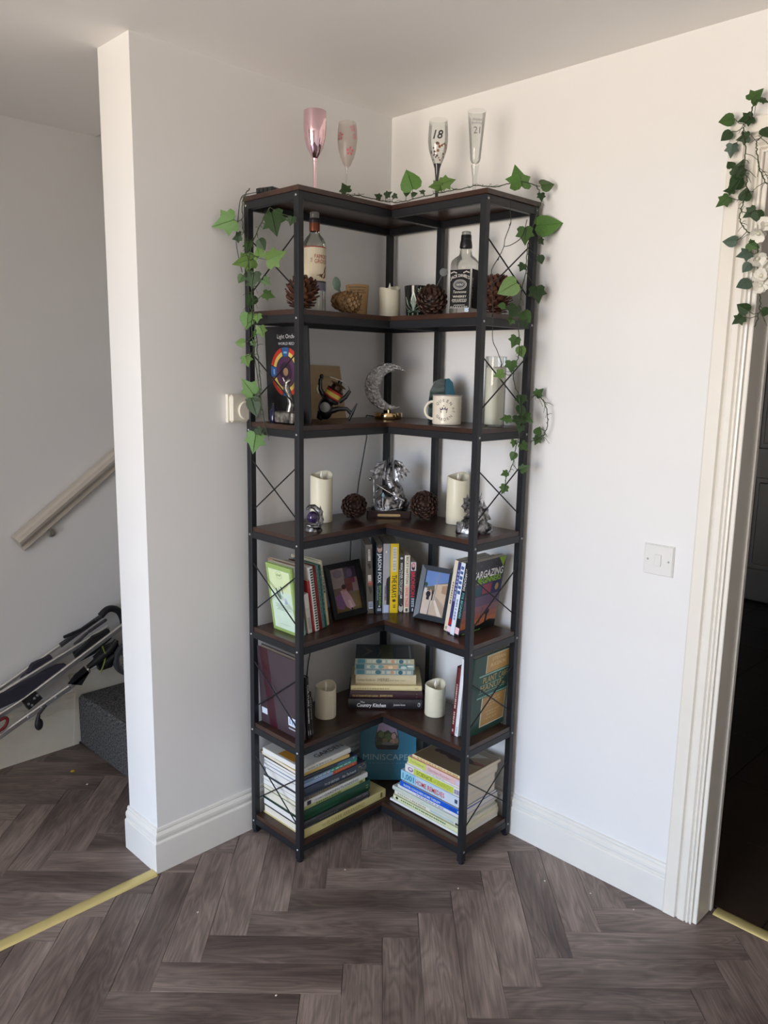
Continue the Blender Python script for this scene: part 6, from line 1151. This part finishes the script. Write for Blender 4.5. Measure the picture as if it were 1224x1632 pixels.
# ------------------------------------------------------------------ wall fittings
plw = mat('switch_plastic', srgb(226, 224, 220), .3, var=.02)
q = thing('light_switch', 'white single light switch on the right-hand wall', 'light switch', (-.0005, -1.0703, 1.0223), M=basis((-.0006, -1.0703, 1.0223), (0, -1, 0), (0, 0, 1), (-1, 0, 0)))
MB().prism([(-.0430, -.0430), (.0430, -.0430), (.0430, .0430), (-.0430, .0430)], 0, .004).box(-.0415, .0415, -.0415, .0415, .004, .0075, ch=.0025).build('plate', plw, q)
MB().box(-.0095, .0095, -.0165, .0165, .0070, .0112, ch=.001).build('rocker', plw, q)
for s in (-1, 1): MB().lathe([(.0030, .0074), (.0030, .0079), (.0008, .0076), (0, .0076)], 12, Matrix.Translation((s*.0302, 0, 0))).build('screw', mat('screw_metal', (.35, .35, .34), .4, .6), q)
q = thing('room_thermostat', 'white square thermostat with a round dial on the left wall', 'thermostat', (0, 0, 0), M=basis((-.648, -.0006, 1.406), (1, 0, 0), (0, 0, 1), (0, -1, 0)))
tw_ = mat('thermostat_plastic', srgb(222, 216, 200), .45, var=.03)
MB().box(-.044, .044, -.042, .042, 0, .012).box(-.043, .043, -.041, .041, .012, .030, ch=.006).build('case', tw_, q)
MB().lathe([(.028, .028), (.028, .0345), (.026, .0365), (0, .0365)], 36, Matrix.Translation((.008, -.006, 0))).build('dial', tw_, q, smooth=40)
MB().box(.0065, .0095, .023, .029, .0302, .0312).build('pointer_mark', mat('mark_grey', (.25, .25, .24), .5), q)
# handrail on the hall wall
hr = mat('handrail_paint', srgb(206, 196, 182), .35, var=.08, vscale=14, bump=.3, bscale=50)
dvec = Vector((.393, 0, .290)).normalized(); nrm = Vector((-dvec.z, 0, dvec.x))
q = thing('handrail', 'painted moulded handrail sloping up the hall wall', 'handrail', (0, 0, 0), M=basis((-.967, YB-.006, .865), dvec, (0, -1, 0), Vector((-dvec.z, 0, dvec.x))*-1 if False else dvec.cross(Vector((0, -1, 0)))))
# local: x along rail, y out of the wall, z square to both
hz = 1.0 if dvec.cross(Vector((0, -1, 0))).z > 0 else -1.0
hp = [(0.0, -.036), (.020, -.036), (.026, -.030), (.024, -.016), (.030, -.006), (.050, .004), (.056, .016), (.052, .030), (.040, .037), (.014, .037), (.0, .034)]
MB().prism([(y, hz*z) for y, z in hp], 0, 1.30, axes=lambda y, z, h: (h, y, z)).build('rail', hr, q, smooth=30)
MB().tube([(.12, .0, -hz*.060), (.12, .020, -hz*.056), (.12, .030, -hz*.036)], .005, 10).build('bracket', mat('bracket_metal', (.4, .38, .34), .4, .8), q, smooth=60)
MB().lathe([(0, 0), (.016, 0), (.016, .003), (.012, .005), (0, .005)], 20, basis((.12, 0, -hz*.060), (1, 0, 0), (0, 0, 1), (0, 1, 0))).build('bracket_rose', mat('bracket_metal', (.4, .38, .34)), q, smooth=40)

# ------------------------------------------------------------------ folded stroller leaning up the stairs
alu = mat('brushed_aluminium', (.62, .62, .62), .32, .9, var=.08, vscale=20); blk = mat('stroller_plastic', (.014, .014, .016), .45, var=.2); fab = mat('stroller_fabric', srgb(48, 46, 58), .9, var=.12, vscale=60, bump=.4, bscale=300)
so = Vector((-1.0, .88, .216)); stl_ = thing('folded_stroller', 'folded umbrella stroller with aluminium tubes leaning on the stairs', 'stroller', so)
def sv(p): return Vector(p)-so
def ext(pts, k): 
    a, b_ = Vector(pts[0]), Vector(pts[1]); return [tuple(a+(a-b_)*k)]+list(pts)
def flat_tube(pts, w_, t_, name, m):
    """oval aluminium section between the points"""
    b = MB(); P = [sv(p) for p in pts]
    for p0, p1 in zip(P, P[1:]):
        d = (p1-p0); L_ = d.length; d.normalize(); y_ = Vector((0, 1, 0)); z_ = d.cross(y_).normalized(); M = basis(p0, d, y_, z_)
        b.box(0, L_, -t_/2, t_/2, -w_/2, w_/2, ch=min(w_, t_)*.3, M=M)
    return b.build(name, m, stl_)
flat_tube(ext(S_T1, .8), .015, .012, 'frame_tube', alu); flat_tube(ext(S_T2, .9), .020, .014, 'frame_tube', alu); flat_tube(S_T3, .021, .014, 'frame_tube', alu); flat_tube(ext(S_T3B, 1.6), .024, .014, 'frame_tube', alu); flat_tube(ext(S_T4, 1.1), .022, .014, 'frame_tube', alu)
u1 = Vector(S_T1[0]); u2 = Vector(S_T1[1]); flat_tube([tuple(u1*.42+u2*.58), tuple(u2)], .018, .015, 'joint_sleeve', mat('stroller_grey', (.05, .05, .055), .5))
MB().tube([sv(p) for p in spline(S_HOOK, 4)], .014, 12).build('handle_grip', blk, stl_, smooth=60)
for nm in (S_FAB, S_FAB2, S_FAB3, S_FAB4):
    P = [Vector(p) for p in nm]; b = MB(); n = len(P); pts = [sv(p) for p in P]
    vs = [p+Vector((0, -.012, 0)) for p in pts]+[p+Vector((0, .014, 0)) for p in pts]
    b.add(vs, [tuple(range(n)), tuple(range(n, 2*n))[::-1]]+[(i, (i+1) % n, n+(i+1) % n, n+i) for i in range(n)]).build('seat_fabric' if nm is S_FAB else 'fabric_wrap' if nm is S_FAB2 else 'joint_housing', fab if nm in (S_FAB, S_FAB2) else blk, stl_)
P = [sv(p) for p in S_BRK]; vs = [p+Vector((0, -.014, 0)) for p in P]+[p+Vector((0, .014, 0)) for p in P]
MB().add(vs, [(0, 1, 2, 3), (7, 6, 5, 4)]+[(i, (i+1) % 4, 4+(i+1) % 4, 4+i) for i in range(4)]).build('hinge_bracket', blk, stl_)
cB = sum((Vector(p) for p in S_BRK), Vector())/4
for (dx_, dz_) in ((-.018, -.006), (.004, .010), (.016, .018), (-.006, -.014)):
    MB().lathe([(0, 0), (.0055, 0), (.004, .003), (0, .0035)], 12, basis(sv(cB+Vector((dx_, -.014, dz_))), (1, 0, 0), (0, 0, 1), (0, -1, 0))).build('rivet', alu, stl_, smooth=40)
flat_tube(S_ARM1, .012, .010, 'canopy_arm', blk); flat_tube(S_ARM2, .012, .010, 'canopy_arm', mat('stroller_grey', (.05, .05, .055)))
wc = sv(S_WHEEL[0]); wr = .074
wM = basis(wc, (1, 0, 0), (0, 0, 1), (0, -1, 0))
w_o = MB().lathe([(wr*.80, -.014), (wr*.95, -.014), (wr, -.007), (wr, .007), (wr*.95, .014), (wr*.80, .014), (wr*.78, 0), (wr*.80, -.014)], 40, wM).build('wheel', mat('tyre_rubber', (.045, .045, .048), .7), stl_, smooth=40)
wb = MB().lathe([(wr*.80, -.010), (wr*.72, -.010), (wr*.70, 0), (wr*.72, .010), (wr*.80, .010)], 36, wM).lathe([(0, -.012), (.014, -.012), (.016, 0), (.014, .016), (0, .018)], 20, wM)
for k in range(5):
    a = 2*math.pi*k/5; d = Vector((math.cos(a), 0, math.sin(a))); wb.tube([wc+d*.012, wc+d*wr*.74], .006, 8)
wb.build('rim', mat('rim_plastic', (.20, .20, .21), .4), w_o, smooth=40)
MB().tube([sv(p) for p in S_MECH], [.010, .016, .014, .010], 10).build('wheel_fork', blk, stl_, smooth=50)
c0, c1 = sv(S_COIL[0]), sv(S_COIL[1]); dd = (c1-c0); ux, uy = frame(dd); coil = [c0+dd*(i/80)+(ux*math.cos(i*.9)+uy*math.sin(i*.9))*.014 for i in range(81)]
MB().tube(coil, .0022, 5).build('spring', blk, stl_, smooth=60)
MB().tube([sv(p) for p in spline(S_LIME, 4)], .003, 6).build('lime_cable', mat('lime_plastic', srgb(120, 132, 40), .5), stl_, smooth=60)
P = [sv(p) for p in S_MESH]; vs = [p+Vector((0, -.002, 0)) for p in P]+[p+Vector((0, .002, 0)) for p in P]; n = len(P)
MB().add(vs, [tuple(range(n)), tuple(range(n, 2*n))[::-1]]+[(i, (i+1) % n, n+(i+1) % n, n+i) for i in range(n)]).build('basket_strap', blk, stl_)
MB().tube([sv(p) for p in S_STRAP], [.004, .006, .010], 8).build('strap', blk, stl_, smooth=50); MB().ball(sv(S_STRAP[-1])+Vector((.004, 0, -.012)), (.016, .010, .024), 12, 8).build('foot_brake', blk, stl_, smooth=60)
MB().tube([sv(p) for p in spline(S_RED, 4)], .006, 8).build('red_strap', mat('red_strap', srgb(110, 26, 32), .6), stl_, smooth=60)
for t in (.45, .62, .80):
    a, b_ = Vector(S_T4[0]), Vector(S_T4[1]); MB().lathe([(0, 0), (.005, 0), (.004, .003), (0, .0035)], 12, basis(sv(a+(b_-a)*t+Vector((0, -.007, 0))), (1, 0, 0), (0, 0, 1), (0, -1, 0))).build('rivet', alu, stl_, smooth=40)
# crumbs on the planks
rr = random.Random(9); cw = mat('crumb_white', srgb(216, 210, 196), .8); cy2 = mat('crumb_yellow', srgb(196, 160, 60), .8)
def crumb(x, y, s, m, label, grp=None):
    b = MB().ball((0, 0, s*.45), (s, s*.8, s*.45), 7, 5)
    for i, v in enumerate(b.v): b.v[i] = Vector((v.x*rr.uniform(.7, 1.2), v.y*rr.uniform(.7, 1.2), v.z))
    tag(b.build('crumb', m, M=Matrix.Translation((x, y, .0006))), label, 'crumb', grp)
crumb(-.896, .763, .010, cy2, 'yellow crumb on the hall floor in front of the stairs')
crumb(-.898, .637, .005, cw, 'white crumb on the hall floor in front of the stairs')
for (x, y, l) in [(-.552, -.397, 'tiny white speck on the planks just in front of the left front foot'), (-1.013, -.651, 'tiny white speck nearest the camera on the planks'), (-.986, -.253, 'tiny white speck on the planks below the stub wall corner'),
                  (-.149, -.858, 'tiny white speck by the skirting nearest the right rear foot'), (-.1, -.986, 'tiny white speck halfway along the right-hand skirting'), (-.074, -1.112, 'tiny white speck by the skirting near the door frame'), (-.368, -.698, 'tiny white speck just in front of the right front foot')]:
    crumb(x, y, .0035, cw, l, 'specks on the floor')
